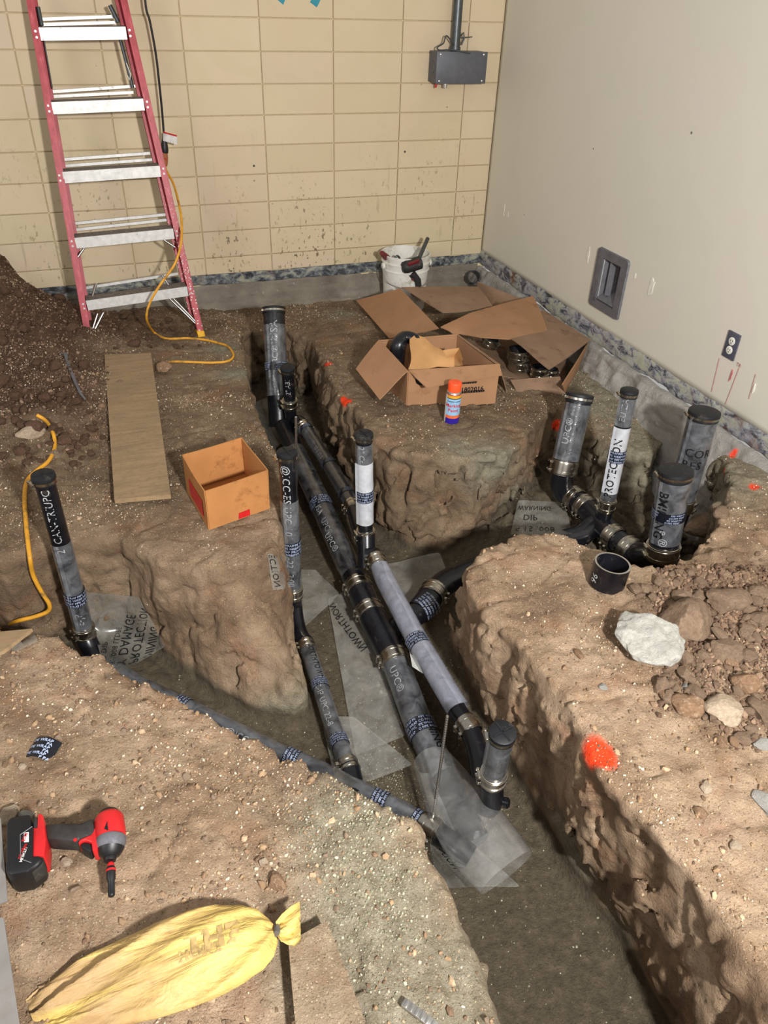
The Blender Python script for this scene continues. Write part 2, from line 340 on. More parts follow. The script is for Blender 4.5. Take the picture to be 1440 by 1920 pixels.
POLYB=np.array(PT[:5]+low([(700,985),(765,1028),(830,1034),(900,1005),(962,952)])+PT[12:30]+low([(832,1185),(862,1262),(905,1345),(980,1462),(1060,1602),(1132,1705),(1250,1900)])+PT[40:66]+low([(250,1205),(310,1245),(400,1305),(480,1342),(556,1346),(584,1325),(580,1280),(560,1215),(545,1150)])+PT[73:])
def polysd(X,Y,P):
    """signed distance, negative inside"""
    d=np.full(X.shape,1e9); ins=np.zeros(X.shape,bool); n=len(P)
    for i in range(n):
        a=P[i]; b=P[(i+1)%n]; e=b-a; wx=X-a[0]; wy=Y-a[1]; t=np.clip((wx*e[0]+wy*e[1])/(e@e),0,1); d=np.minimum(d,(wx-e[0]*t)**2+(wy-e[1]*t)**2)
        c=((a[1]<=Y)&(b[1]>Y))|((b[1]<=Y)&(a[1]>Y)); xx=a[0]+(Y-a[1])/(e[1] if abs(e[1])>1e-12 else 1e-12)*e[0]; ins^=c&(X<xx)
    return np.where(ins,-1,1)*np.sqrt(d)
def zfloor(x,y):
    f=-.50-.05*np.clip((-y-1.5)/2.2,0,1)+.06*np.clip((-y-1.5)/-1.,0,1)
    r=1/(1+np.exp(-(x+1.02)/.07))*(1/(1+np.exp(-(y+3.4)/.1)));  f=f*(1-r)+(-.40)*r          # shallower right-hand pit
    l=1/(1+np.exp((x+2.35)/.1)); return f*(1-l)+(-.44)*l
GR={}; H=.0105; X0,X1,Y0,Y1,Z0,Z1=-3.75,.0,-4.72,-.005,-.62,.60
def F0(xs,ys,zs):
    X,Y=np.meshgrid(xs,ys,indexing='ij'); zt=ztop(X,Y); sd=polysd(X,Y,POLY); zf=zfloor(X,Y)
    wob=.020*fbm(np.stack([X.ravel()*6,Y.ravel()*6,X.ravel()*0],-1),3,77).reshape(X.shape); sd=sd+wob; sdb=polysd(X,Y,POLYB)+wob*.6
    ZZ=zs[None,None,:]; top=(ZZ-zt[...,None]); depth=np.clip(zt[...,None]-ZZ,0,.7)
    kk=np.clip(depth/.45,0,1); GR['zt']=zt; GR['edge']=np.abs(sd); wall=-(sd[...,None]*(1-kk)+(sdb[...,None]-.01)*kk+.012*(1-kk))      # positive inside the trench
    k=.03; hh=np.clip(.5+.5*(wall-top)/k,0,1); a=top*(1-hh)+wall*hh+k*hh*(1-hh)     # smooth max
    fl=ZZ-zf[...,None]; k=.045; hh=np.clip(.5+.5*(fl-a)/k,0,1); return fl*hh*0+ (a*hh+fl*(1-hh)-k*hh*(1-hh))
def disp(P,F):
    q=P+np.stack([vnoise(P*4,201),vnoise(P*4,202),vnoise(P*4,203)],-1)*.05
    q=(q*np.array([1,1,.5],np.float32)).astype(np.float32)
    ix=np.clip(np.rint((P[:,0]-X0)/H).astype(int),0,GR['zt'].shape[0]-1); iy=np.clip(np.rint((P[:,1]-Y0)/H).astype(int),0,GR['zt'].shape[1]-1); zt=GR['zt'][ix,iy]; ed=np.clip(1-GR['edge'][ix,iy]/.09,0,1)
    deep=np.clip((zt-.015-P[:,2])/.07,0,1)*np.clip((P[:,2]+.49)/.08,0,1)       # wall zone, not the floor
    n1=vnoise(q*11+3,1); n2=vnoise(q*23+9,2); n3_=vnoise(P*np.array([8,8,8],np.float32)+5,4)
    crack=np.maximum(1-np.abs(n1)*5,0)*.032+np.maximum(1-np.abs(n3_)*6,0)*.014+np.maximum(1-np.abs(n2)*4,0)*.012
    w1=fbm(q*6+3,4,31)*.042+np.abs(n1)*.024+np.abs(n2)*.016+fbm(q*31,2,98,True)*.007+.012*np.round(vnoise(q*13+7,8)*2)-crack*.8
    t=fbm(P*6,4,41)*.010+np.maximum(fbm(P*30,3,51),-.1)*.013+np.maximum(vnoise(P*55,57)-.25,0)*.010-np.maximum(1-np.abs(vnoise(P*6.5,91))*9,0)*.010
    t=t+ed*fbm(P*16,3,95)*.012
    spoil=np.maximum(np.clip((-2.42-P[:,0]+.15*n3_)/.25,0,1)*np.clip((P[:,1]+2.2)/.3,0,1),np.clip((P[:,0]+.98+.12*n3_)/.2,0,1)*np.clip((-2.85-P[:,1])/.2,0,1)*np.clip((P[:,1]+3.9)/.3,0,1))
    t=t+spoil*(np.maximum(vnoise(P*15,61)+.1,0)*.030+np.maximum(vnoise(P*34,62),0)*.016-.015)
    fl=fbm(P*10,3,71)*.006; isf=np.clip((-.36-P[:,2])/.06,0,1)
    w1=w1*(1-.35*np.clip((P[:,0]+1.62)/.05,0,1)*np.clip((-2.9-P[:,1])/.1,0,1)); w1=w1*(1-.5*np.clip((-1.93-P[:,0])/.05,0,1)*np.clip((-2.25-P[:,1])/.1,0,1)*np.clip((P[:,1]+3.2)/.1,0,1))+fbm(P*40,2,97)*.006
    return -(w1*deep+(t*(1-isf)+fl*isf)*(1-deep))
V,Q=surfnets(None,X0,Y0,Z0,H,int((X1-X0)/H),int((Y1-Y0)/H),int((Z1-Z0)/H),.075,F0,disp)
print('ground',len(V),len(Q))
gm=np_mesh('floor',V,Q,True); ground=link('floor',gm); tag(ground,kind='structure')
BV=BVHTree.FromPolygons(V.tolist(),Q.tolist())
def hz(x,y,top=1.0):
    r=BV.ray_cast(Vector((x,y,top)),Vector((0,0,-1))); return r[0].z if r[0] else 0.
def GP(px,py):
    r=BV.ray_cast(CC,ray(px,py)); return r[0] if r[0] else G(px,py,0)
# vertex colour weights: r light tan, g grey-green dust, b dark mound soil, a orange marking paint
VV=V.astype(np.float64); attr=np.zeros((len(V),4),np.float32)
def blob(cx,cy,sx,sy): return np.exp(-(((VV[:,0]-cx)/sx)**2+((VV[:,1]-cy)/sy)**2))
n3=fbm(V*3.5,4,5); n4=fbm(V*9,3,15)
x,y,z=VV[:,0],VV[:,1],VV[:,2]
attr[:,0]=np.clip((-2.2-y)/.9,0,1)
g=np.zeros(len(V))
for px,py,s in [(640,1560,.14),(700,1700,.16),(790,1860,.18),(560,1330,.10),(520,1340,.08),(600,1800,.10),(930,870,.14),(960,950,.12),(860,840,.08),(420,650,.10),(440,700,.08),(600,790,.12),(1080,1600,.1),(1150,1760,.08),(640,590,.1)]:
    p=GP(px,py); g=np.maximum(g,np.exp(-((x-p.x)**2+(y-p.y)**2+(z-p.z)**2)/(s*s)))
g=np.maximum(g,.8*np.clip((x+.46+.12*n3)/.16,0,1)*np.clip((y+3.1)/.3,0,1)); attr[:,1]=np.clip(g*1.3+n4*.35*g,0,1)
dk=np.clip((-2.4-x+n3*.15)/.25,0,1)*np.clip((y+1.9+n3*.2)/.5,0,1); attr[:,2]=np.clip(dk+np.clip((y+.75+.2*n3)/.3,0,1)*np.clip((-1.9-x)/.3,0,1)*.6,0,1)
fw=np.clip((zfloor(x,y)+.075+.02*n4-z)/.03,0,1); attr[:,3]=fw
orange=np.zeros(len(V))
for px,py,sx,sy in [(1128,1412,.036,.066),(614,682,.018,.04),(648,750,.022,.05),(1042,796,.026,.03),(500,632,.02,.01)]:
    p=GP(px,py); d=np.sqrt(((x-p.x)/sx)**2+((y-p.y)/sy)**2+((z-p.z)/sy)**2)+.25*n3; orange=np.maximum(orange,np.clip((1.1-d+n4*.5)*3,0,1))
ca=gm.color_attributes.new('soil','FLOAT_COLOR','POINT'); ca.data.foreach_set('color',attr.ravel())
oa=gm.attributes.new('paint','FLOAT','POINT'); oa.data.foreach_set('value',orange.astype(np.float32))
def soil_mat():
    t=NT('soil'); pos=t.n('ShaderNodeNewGeometry').outputs['Position']; at=t.n('ShaderNodeAttribute',attribute_name='soil'); sp=t.n('ShaderNodeSeparateColor'); t.l(at.outputs['Color'],sp.inputs[0])
    R,Gc,B=sp.outputs[0],sp.outputs[1],sp.outputs[2]; A=at.outputs['Alpha']
    n=t.noise(4,6,.65,pos,.4); nf=t.noise(38,5,.7,pos)
    brown=t.ramp(n,[(.3,'61513f'),(.5,'7d6953'),(.7,'948067')]); tan=t.ramp(n,[(.3,'735d4b'),(.46,'937a61'),(.6,'b0977d'),(.75,'9a7c66')])
    c=t.mix(R,brown,tan)
    pink=t.grey(t.noise(6.5,4,.6,pos),.55,.7,0,.4); c=t.mix(pink,c,'97684a')
    c=t.mix(B,c,t.ramp(n,[(.3,'4e392b'),(.7,'685040')]))
    c=t.mix(t.math('MULTIPLY',Gc,.8),c,t.ramp(nf,[(.3,'6f6a56'),(.6,'96917e')]))
    # fine aggregate: pale and dark grains
    v=t.vor(170,vec=pos); vc=t.vor(170,'Color',vec=pos); g1=t.math('MULTIPLY',t.grey(v,.38,.25),t.grey(t.n('ShaderNodeRGBToBW').outputs[0],0,1)) if 0 else t.grey(v,.36,.24)
    bw=t.n('ShaderNodeRGBToBW'); t.l(vc,bw.inputs[0]); wht=t.math('MULTIPLY',g1,t.grey(bw.outputs[0],.64,.70)); drk=t.math('MULTIPLY',g1,t.grey(bw.outputs[0],.33,.27))
    up=t.n('ShaderNodeSeparateXYZ'); t.l(t.n('ShaderNodeNewGeometry').outputs['Normal'],up.inputs[0]); upf=t.grey(up.outputs[2],.3,.8,.25,1)
    c=t.mix(t.math('MULTIPLY',wht,t.math('MULTIPLY',upf,.7)),c,'c4b296'); c=t.mix(t.math('MULTIPLY',drk,.5),c,'4b3d30')
    v2=t.vor(60,vec=pos); vc2=t.vor(60,'Color',vec=pos); bw2=t.n('ShaderNodeRGBToBW'); t.l(vc2,bw2.inputs[0]); w2=t.math('MULTIPLY',t.grey(v2,.20,.14),t.grey(bw2.outputs[0],.82,.84)); c=t.mix(t.math('MULTIPLY',w2,t.math('MULTIPLY',upf,.6)),c,'c8b9a0')
    dampn=t.ramp(nf,[(.3,'50473a'),(.6,'665b4a'),(.8,'7c705c')]); c=t.mix(A,c,dampn)
    pa=t.n('ShaderNodeAttribute',attribute_name='paint'); c=t.mix(pa.outputs['Fac'],c,'ff4a22')
    t.col(c); t.rough(.93); t.b.inputs['Specular IOR Level'].default_value=.2
    b=t.bump(t.noise(20,7,.78,pos,.3),.85,.022); b=t.bump(nf,.7,.007,b); t.bump(t.math('ADD',v,t.math('MULTIPLY',wht,-.6)),.25,.003,b)
    return t.m
M['soil']=soil_mat(); gm.materials.append(M['soil'])
# ------------------------------------------------------------------ concrete footings
def FR(xs,ys,zs):
    X,Y=np.meshgrid(xs,ys,indexing='ij'); ZZ=zs[None,None,:]; n=.02*fbm(np.stack([X.ravel()*3,Y.ravel()*3,X.ravel()*0],-1),3,8).reshape(X.shape)
    face=-(X[...,None]+.035+(.018-ZZ)*.42+n[...,None]); top=ZZ-.016+0*X[...,None]; k=.012; hh=np.clip(.5+.5*(face-top)/k,0,1); return top*(1-hh)+face*hh+k*hh*(1-hh)
def dR(P,F): return -(fbm(P*np.array([7,7,5],np.float32),5,14,True)*.032+fbm(P*22,3,19)*.008)*np.clip((.05-P[:,2])/.06,0.3,1)
V2,Q2=surfnets(None,-.36,-4.2,-.5,.011,int(.37/.011),int(4.2/.011),int(.56/.011),.06,FR,dR)
t1=np_mesh('trim_1',V2,Q2); tag(link('trim_1',t1,M['conc_r']),kind='structure'); BR_=BVHTree.FromPolygons(V2.tolist(),Q2.tolist())
orr=np.zeros(len(V2)); org=np.zeros(len(V)); nn2=fbm(V2*9,3,15)
for px,py,sx,sz_ in [(1375,852,.018,.045),(1357,884,.014,.016),(1416,913,.022,.014)]:
    a=BR_.ray_cast(CC,ray(px,py)); b=BV.ray_cast(CC,ray(px,py)); p=min([h for h in (a[0],b[0]) if h],key=lambda h:(h-CC).length)
    for VX,O,NN in ((V2,orr,nn2),(V,org,n4)):
        d=np.sqrt(((VX[:,0]-p.x)/sx)**2+((VX[:,1]-p.y)/sx)**2+((VX[:,2]-p.z)/sz_)**2); np.maximum(O,np.clip((1.1-d+NN*.5)*3,0,1),out=O)
t1.attributes.new('paint','FLOAT','POINT').data.foreach_set('value',orr.astype(np.float32)); gm.attributes['paint'].data.foreach_set('value',np.maximum(org,orange).astype(np.float32))
def FB(xs,ys,zs):
    X,Y=np.meshgrid(xs,ys,indexing='ij'); ZZ=zs[None,None,:]; st=.012+.018*(1/(1+np.exp((zs+.035)/.006)))+.035*(1/(1+np.exp((zs+.105)/.006)))
    face=-(Y[...,None]+st[None,None,:]); top=ZZ-.022+0*X[...,None]; k=.01; hh=np.clip(.5+.5*(face-top)/k,0,1); return top*(1-hh)+face*hh+k*hh*(1-hh)
def dB(P,F): return -(fbm(P*np.array([5,5,18],np.float32),4,24)*.010+fbm(P*24,3,29)*.005)
V3,Q3=surfnets(None,-3.9,-.13,-.3,.011,int(3.9/.011),int(.15/.011),int(.36/.011),.05,FB,dB)
tag(link('trim_2',np_mesh('trim_2',V3,Q3),M['conc_b']),kind='structure')
# ------------------------------------------------------------------ materials for the plumbing
def iron_mat():
    t=NT('black_coated_iron'); pos=t.n('ShaderNodeNewGeometry').outputs['Position']
    c=t.ramp(t.noise(9,4,.6,pos),[(.35,'0b0b10'),(.7,'17181e')]); d=t.grey(t.noise(26,5,.7,pos),.57,.75,0,.45); c=t.mix(d,c,'574a3c')
    t.col(c); t.rough(t.grey(d,0,.5,.30,.8)); t.bump(t.noise(90,3,.6,pos),.12,.002); return t.m
def film_mat(name,alpha,c,rough=.16,wr=1.,dirt=.35,bs=.35):
    t=NT(name); pos=t.n('ShaderNodeNewGeometry').outputs['Position']
    d=t.grey(t.noise(11,5,.7,pos,.4),.5,.72,0,dirt); t.col(t.mix(d,c,'8d7a62')); t.rough(.7); t.b.inputs['Specular IOR Level'].default_value=0
    a=t.math('ADD',t.math('MULTIPLY',t.grey(t.noise(16,4,.65,pos,.8),.35,.7,-.10,.16),wr),alpha); a=t.math('ADD',a,t.math('MULTIPLY',d,.35))
    tr=t.n('ShaderNodeBsdfTransparent'); gl=t.n('ShaderNodeBsdfGlossy'); gl.inputs['Roughness'].default_value=rough; lw_=t.n('ShaderNodeLayerWeight')
    bp_=t.n('ShaderNodeBump'); bp_.inputs['Strength'].default_value=bs; bp_.inputs['Distance'].default_value=.01; t.l(t.noise(20,4,.6,pos,1.),bp_.inputs['Height']); t.l(bp_.outputs[0],gl.inputs['Normal']); t.l(bp_.outputs[0],lw_.inputs['Normal']); fr_=t.math('ADD',t.math('MULTIPLY',t.math('POWER',lw_.outputs['Facing'],3.),.6),.055)
    m1=t.n('ShaderNodeMixShader'); t.l(a,m1.inputs[0]); t.l(tr.outputs[0],m1.inputs[1]); t.l(t.b.outputs[0],m1.inputs[2]); m2=t.n('ShaderNodeMixShader'); t.l(fr_,m2.inputs[0]); t.l(m1.outputs[0],m2.inputs[1]); t.l(gl.outputs[0],m2.inputs[2]); t.l(m2.outputs[0],t.out.inputs[0]); return t.m
M['iron']=iron_mat()
M['rubber']=simple('black_rubber','141519',.55,0,.15,40,.15,60,.4,'4a443b',.25)
M['film']=film_mat('clear_film',.16,'a9adb3'); M['sheet']=film_mat('clear_film_sheet',.27,'b0b0a8',.18,1.,.5,.12); M['film_l']=film_mat('loose_clear_film',.15,'c4c4c0',.10,.5,.04,.35); M['film_d']=film_mat('thin_clear_film',.09,'9a9ca0')
M['film_w']=film_mat('milky_film',.72,'d0d2d8',.3); M['film_m']=film_mat('hazy_film',.36,'b8bccb',.14)
M['steel']=simple('stainless_steel','b9b3a8',.24,1,.1,30,.05,90,.5,'6b5f50',.2)
M['zinc']=simple('zinc_steel','c9c7c2',.35,1,.1,60)
M['tape']=simple('black_tape','10121b',.35)
M['ink']=simple('black_ink','0a0a0c',.5); M['stamp']=simple('pale_stamp','a9abad',.7,0,.3,70); M['tink']=simple('pale_blue_ink','a8b4d0',.5)
# ------------------------------------------------------------------ lettering
_tc={}
def glyphs(txt,size,sx=1.,bold=0.):
    k=(txt,bold)
    if k not in _tc:
        cu=bpy.data.curves.new('t','FONT'); cu.body=txt; cu.size=1; cu.resolution_u=2; cu.offset=bold; cu.space_character=1.05
        o=bpy.data.objects.new('t',cu); COL.objects.link(o); dg=bpy.context.evaluated_depsgraph_get(); me=o.evaluated_get(dg).to_mesh()
        vs=np.array([tuple(v.co)[:2] for v in me.vertices]).reshape(-1,2); fs=[list(p.vertices) for p in me.polygons]
        o.evaluated_get(dg).to_mesh_clear(); bpy.data.objects.remove(o); bpy.data.curves.remove(cu); _tc[k]=(vs,fs)
    vs,fs=_tc[k]
    if len(vs)==0: return np.zeros((0,2)),[],0
    v=vs.copy(); v[:,0]-=v[:,0].min(); v[:,1]-=.35; v=v*size; v[:,0]*=sx; return v,fs,v[:,0].max()
def cyl_text(parent,txt,size,p0,p1,t0,r,mat,ang=0.,flip=False,sx=1.,mirror=False,bold=0.,name='lettering'):
    """text running along the pipe"""
    v,fs,wd=glyphs(txt,size,sx,bold); p0=Vector(p0); d=(Vector(p1)-p0).normalized(); u=(CC-p0); u=(u-d*u.dot(d)).normalized(); w_=d.cross(u)
    mb=MB(); out=[]
    for x,y in v:
        if mirror: x=wd-x
        s_=1 if flip else -1
        t=t0+(x if not flip else wd-x); a=ang+(y/r)*s_
        out.append(p0+d*t+(u*math.cos(a)+w_*math.sin(a))*(r+.0006))
    mb.add(out,fs); return link(name,mb.mesh(name,recalc=False),mat,parent)
def ring_text(mb,txt,size,p0,d,t,r,a0,sx=1.):
    v,fs,wd=glyphs(txt,size,sx); u=(CC-p0); u=(u-d*u.dot(d)).normalized(); w_=d.cross(u)
    mb.add([p0+d*(t-y)+(u*math.cos(a0+wd/r*0-x/r)+w_*math.sin(a0-x/r))*(r+.0005) for x,y in v],fs)
def tape_band(parent,p0,p1,t,wd,r):
    p0=Vector(p0); d=(Vector(p1)-p0).normalized()
    b=MB().lathe(p0,p1,[(t,r),(t,r+.0012),(t+wd,r+.0012),(t+wd,r)],28,False).build('tape_band',M['tape'],parent)
    mb=MB(); n=4; rows=['PIPE WRAP PVC 10 MIL','PASCO PIPE WRAP PVC']
    for k in range(n):
        for a in (1.5,-.15): ring_text(mb,rows[k%2][(k*3)%5:][:12],wd/n*1.0,p0,d,t+wd*(k+.5)/n,r+.0012,a+.1*k,.85)
    link('lettering',mb.mesh('lettering',recalc=False),M['tink'],b); return b
def end_cap(parent,top,d,r,shiny=False,cross=True):
    """rubber cap: top point, direction down the pipe"""
    top=Vector(top); d=Vector(d).normalized(); h=.030 if r<.045 else .034; p1=top+d
    c=MB().lathe(top,p1,[(.0,r*.2),(.0,r*.93),(.002,r*1.0),(.011,r*1.02),(.0125,r*.985),(h,r*.985),(h,r*.9)],32,True)
    if cross:
        u=d.orthogonal().normalized(); w_=d.cross(u)
        for k in (0,1):
            a=math.radians(35+90*k); e=u*math.cos(a)+w_*math.sin(a); f=d.cross(e); c.box(top-d*.0008,(r*1.7,.005,.0028),Matrix((e,f,d)).transposed())
    o=c.build('end_cap',M['rubber'],parent,True,40)
    MB().lathe(top,p1,[(.0145,r*.99),(.0145,r*1.015),(.024,r*1.015),(.024,r*.99)],32,False).build('clamp_ring',M['steel'],o,True,30)
    screw(o,top+d*.019,d,r*1.02); return o
def screw(parent,c,d,r,side=1.2):
    c=Vector(c); d=Vector(d).normalized(); u=(CC-c); u=(u-d*u.dot(d)).normalized(); w_=d.cross(u); a=side; e=u*math.cos(a)+w_*math.sin(a); t=d.cross(e)
    m=MB().box(c+e*(r+.004),(.009,.020,.011),Matrix((e,t,d)).transposed()).lathe(c+e*(r+.004)-t*.012,c+e*(r+.004)+t*.02,[(0,.0042),(.026,.0042),(.026,.006),(.031,.006)],10)
    return m.build('worm_screw',M['steel'],parent,False)
def coupling(parent,c,d,r,L=.055,side=1.2,name='coupling'):
    c=Vector(c); d=Vector(d).normalized(); p0=c-d*L/2; p1=c+d*L/2; g=r+.0045
    o=MB().lathe(p0,p1,[(-.003,r*1.0),(-.003,g-.001),(0,g-.001),(.001,g+.001)]+[(L*k/10,g+.001+(.0008 if k%2 else 0)) for k in range(1,10)]+[(L-.001,g+.001),(L,g-.001),(L+.003,g-.001),(L+.003,r)],30,False).build(name,M['steel'],parent,True,40)
    MB().lathe(p0,p1,[(L*.12,g+.001),(L*.12,g+.0035),(L*.12+.009,g+.0035),(L*.12+.009,g+.001)],30,False).build('clamp_band',M['steel'],o,True,30)
    MB().lathe(p0,p1,[(L*.88-.009,g+.001),(L*.88-.009,g+.0035),(L*.88,g+.0035),(L*.88,g+.001)],30,False).build('clamp_band',M['steel'],o,True,30)
    screw(o,p0+d*(L*.12+.0045),d,g+.002,side); screw(o,p1-d*(L*.12+.0045),d,g+.002,side); return o
def arc_pts(a,b,c,n=10):
    """quadratic bend a -> c with corner b"""
    a,b,c=Vector(a),Vector(b),Vector(c); return [a*(1-t)**2+b*2*t*(1-t)+c*t*t for t in [i/n for i in range(n+1)]]
def fr(T,B,t): return Vector(T)+(Vector(B)-Vector(T))*t
def sleeve(parent,T,B,a,b,r,mat,name='film_sleeve',seam=True):
    T=Vector(T); B=Vector(B); L=(B-T).length; n=14; prof=[]
    for k in range(n+1): prof.append((L*(a+(b-a)*k/n),r*(1+random.uniform(-.006,.012))))
    m=MB().lathe(T,B,prof,26,False)
    o=m.build(name,mat,parent,True,60)
    if seam:
        d=(B-T).normalized(); u=CC-T; u=(u-d*u.dot(d)).normalized(); w_=d.cross(u); an=random.uniform(.3,.9); e=u*math.cos(an)+w_*math.sin(an); f=d.cross(e)
        g=[[T+d*(L*(a+(b-a)*k/8))+e*(r*1.012)+f*j*.006+e*(j*.0012) for j in (0,1,2)] for k in range(9)]
        MB().sheet(g).build('film_seam',mat,o,True)
    return o
def riser(name,label,group,T,B,r,film=(),tapes=(),coups=(),text=(),cross=True,mat_film='film',ink=(),capr=None,wh=()):
    T=Vector(T); B=Vector(B); L=(B-T).length; d=(B-T).normalized()
    root=empty(name,B,label,'pipe',group)
    MB().lathe(T+d*.004,B,[(0,r*.9),(0,r),(L-.004,r),(L-.004,r*.9)],32).build('pipe',M['iron'],root,True,40)
    end_cap(root,T,d,capr or r+.005,cross=cross)
    for a,b in film: sleeve(root,T,B,a,b,r+.0025,M['film'])
    for a,b in wh: sleeve(root,T,B,a,b,r+.0032,M['film_w'])
    for a,b in tapes: tape_band(root,T,B,a*L,(b-a)*L,r+.0042)
    for c in coups: coupling(root,fr(T,B,c),d,r,.054 if r<.04 else .06)
    for (tx,sz,t0,ang,fl) in text: cyl_text(root,tx,sz,T,B,t0*L,r+.0001,M['stamp'],ang,fl)
    for (tx,sz,t0,ang,fl) in ink: cyl_text(root,tx,sz,T,B,t0*L,r+.0042,M['ink'],ang,fl,.9,bold=.012)
    return root
GR_='capped drain risers standing in the trenches'
def T_(px,py,w,cap): return DP(px,py,FPX*cap/w)
def addfit(root,path,r,name,mat='iron',n=24): return MB().tube(path,r,n,True).build(name,M[mat],root,True,50)
# left riser
T=T_(80,889,44,.07); B=G(161,1192,-.34)
R1=riser('vent_riser','tall capped black riser pipe in the left pit, white letters down its upper half',GR_,T,B,.030,[(.37,.97)],[(.68,.755)],[.965],[('2" CAN-TRIUPC',.034,.06,.25,True),('E-JP 17',.034,.74,.25,True)])
# mid riser
T=T_(538,846,39,.07); B=G(552,1141,-.43)
R2=riser('vent_riser','slim capped riser in the middle trench marked ICC-ES, beside the small open carton',GR_,T,B,.030,[(.27,.90)],[(.52,.60)],[.875],[('@ICC-ES UPC 101',.038,.06,.25,False),('1-22 12:00',.034,.60,.25,False)])
# riser with milky sleeve
T=T_(682,812,36,.07); B=G(686,1030,-.31)
R3=riser('vent_riser','capped riser with blue-black lid and white wrapped middle at the island corner',GR_,T,B,.030,[(.07,.22)],[(.45,.54)],[.86],[('2" Ct',.03,.08,.3,False)],True,wh=[(.22,.74)])
# back tall pair
T=T_(513,576,45,.125); B=G(524,800,-.36)
R4=riser('vent_riser','wide capped riser nearest the block wall, film wrapped with USA stamp',GR_,T,B,.0555,[(.15,.74)],[(.46,.53)],[],[('USA',.055,.12,.1,True),('UPC®',.045,.33,.1,True)],False)
T=T_(539,688,27,.07); B=G(547,805,-.36)
R5=riser('vent_riser','short thin capped riser standing in front of the wide riser nearest the block wall',GR_,T,B,.030,[],[],[.56],[('2" ABI',.034,.15,.2,True)],False)
# right hand group
T=T_(1088,738,54,.125); B=G(1055,885,-.19)
R6=riser('vent_riser','wide capped riser at the left end of the right pit, above a black bend',GR_,T,B,.0555,[(.12,.83)],[],[.93],[('UPC®',.042,.3,.35,True)],False)
T=T_(1181,730,34,.07); B=G(1132,975,-.27)
R7=riser('vent_riser','thin capped riser wrapped in white film reading PROTECTION, in the right pit',GR_,T,B,.030,[(.05,.25),(.75,.87)],[(.43,.52)],[.87],[('EUIZA',.034,.05,.25,True)],False,wh=[(.26,.76)],ink=[('PROTECTION',.046,.34,.15,True)])
T=T_(1322,770,60,.125); B=G(1273,945,-.18)
R8=riser('vent_riser','wide capped riser closest to the painted wall, printed CORR on its film',GR_,T,B,.0555,[(.05,.98)],[],[],[],False,ink=[])
T4=T_(1268,880,66,.125); B4=G(1241,1042,-.17)
R9=riser('vent_riser','wide capped riser in front at the right end of the right pit, tape banded',GR_,T4,B4,.0555,[(.1,.80)],[(.42,.53)],[.93],[('e ®',.045,.62,.1,False)],False,ink=[('BMINING',.05,.2,.45,False)])
def ring_word(root,T,B,t,r,txts,size,a0,mat):
    d=(Vector(B)-Vector(T)).normalized(); L=(Vector(B)-Vector(T)).length
    for k,tx in enumerate(txts):
        mb=MB(); ring_text(mb,tx,size,Vector(T),d,t*L+k*size*1.05,r,a0); link('lettering',mb.mesh('lettering',recalc=False),M[mat],root)
ring_word(R8,T,B,.38,.0597,['CORR','RES'],.05,.5,'ink')
_b8=G(1273,945,-.18); addfit(R8,arc_pts(_b8+Vector((0,0,.01)),_b8+Vector((0,0,-.17)),_b8+Vector((-.12,-.06,-.17)),8),.055,'quarter_bend'); coupling(R8,_b8+Vector((0,0,.01)),(0,0,1),.0555,.055)
# horizontal fittings of the right pit
def run(name,label,pts,r,group='drain pipe runs along the trench floors'):
    """returns the thing and its world polyline; pts are (px,py,z)"""
    P=[G(*p) for p in pts]; root=empty(name,P[0],label,'pipe',group); return root,P
root,P=run('drain_run','black bend, cross and elbow bolted together along the bottom of the right pit',[(1055,885,-.19),(1052,915,-.29),(1072,930,-.305),(1097,950,-.305),(1118,972,-.305),(1147,1005,-.30),(1180,1030,-.295),(1202,1045,-.28),(1240,1048,-.20)],.05)
addfit(root,arc_pts(P[0]+Vector((0,0,.01)),P[1]+Vector((-.01,.0,-.03)),P[2],12),.052,'quarter_bend')
addfit(root,[P[2],P[3]],.047,'pipe'); addfit(root,[fr(P[3],P[4],.2),P[5]],.052,'cross_fitting'); addfit(root,[P[5],P[6]],.047,'pipe')
addfit(root,arc_pts(P[6],P[7]+Vector((.02,-.01,-.02)),P[8]+Vector((0,0,.03)),12),.052,'elbow')
dr=(P[3]-P[2]).normalized(); coupling(root,P[2]+dr*.02,dr,.049,.045); coupling(root,P[3],dr,.049,.045); dr=(P[6]-P[5]).normalized(); coupling(root,P[5]+dr*.01,dr,.049,.045); coupling(root,P[6]-dr*.0,dr,.049,.045)
Q_=G(1130,972,-.27); addfit(root,[fr(P[4],P[5],.35),Q_+Vector((0,0,.03))],.034,'branch_inlet')
CR=fr(P[4],P[5],.1)
# branch from the cross back to the main line
root,P=run('drain_run','black branch pipe leaving the middle trench behind the tan earth point',[(735,1190,-.46),(772,1156,-.43),(796,1140,-.42),(812,1113,-.415),(835,1092,-.41),(870,1075,-.40),(960,1040,-.38),(1093,1003,-.33)],.05)
addfit(root,P[3:6]+[P[6],P[7],CR],.046,'pipe'); addfit(root,P[3:5]+[fr(P[4],P[5],.5)],.051,'eighth_bend'); addfit(root,P[0:2],.050,'wye_arm'); addfit(root,P[1:4],.047,'pipe')
dd=(P[2]-P[1]).normalized(); sleeve(root,P[1]+dd*.03,P[3],0,1,.0505,M['tape'],'wrap_tape',False)
mb=MB(); 
for k in range(5):
    for a in (1.1,-.3): ring_text(mb,'PIPE WRAP PVC'[k%3:],.012,P[1]+dd*.03,dd,.012+.014*k,.0515,a)
link('lettering',mb.mesh('lettering',recalc=False),M['tink'],root); coupling(root,P[3],(P[3]-P[2]),.049,.05)
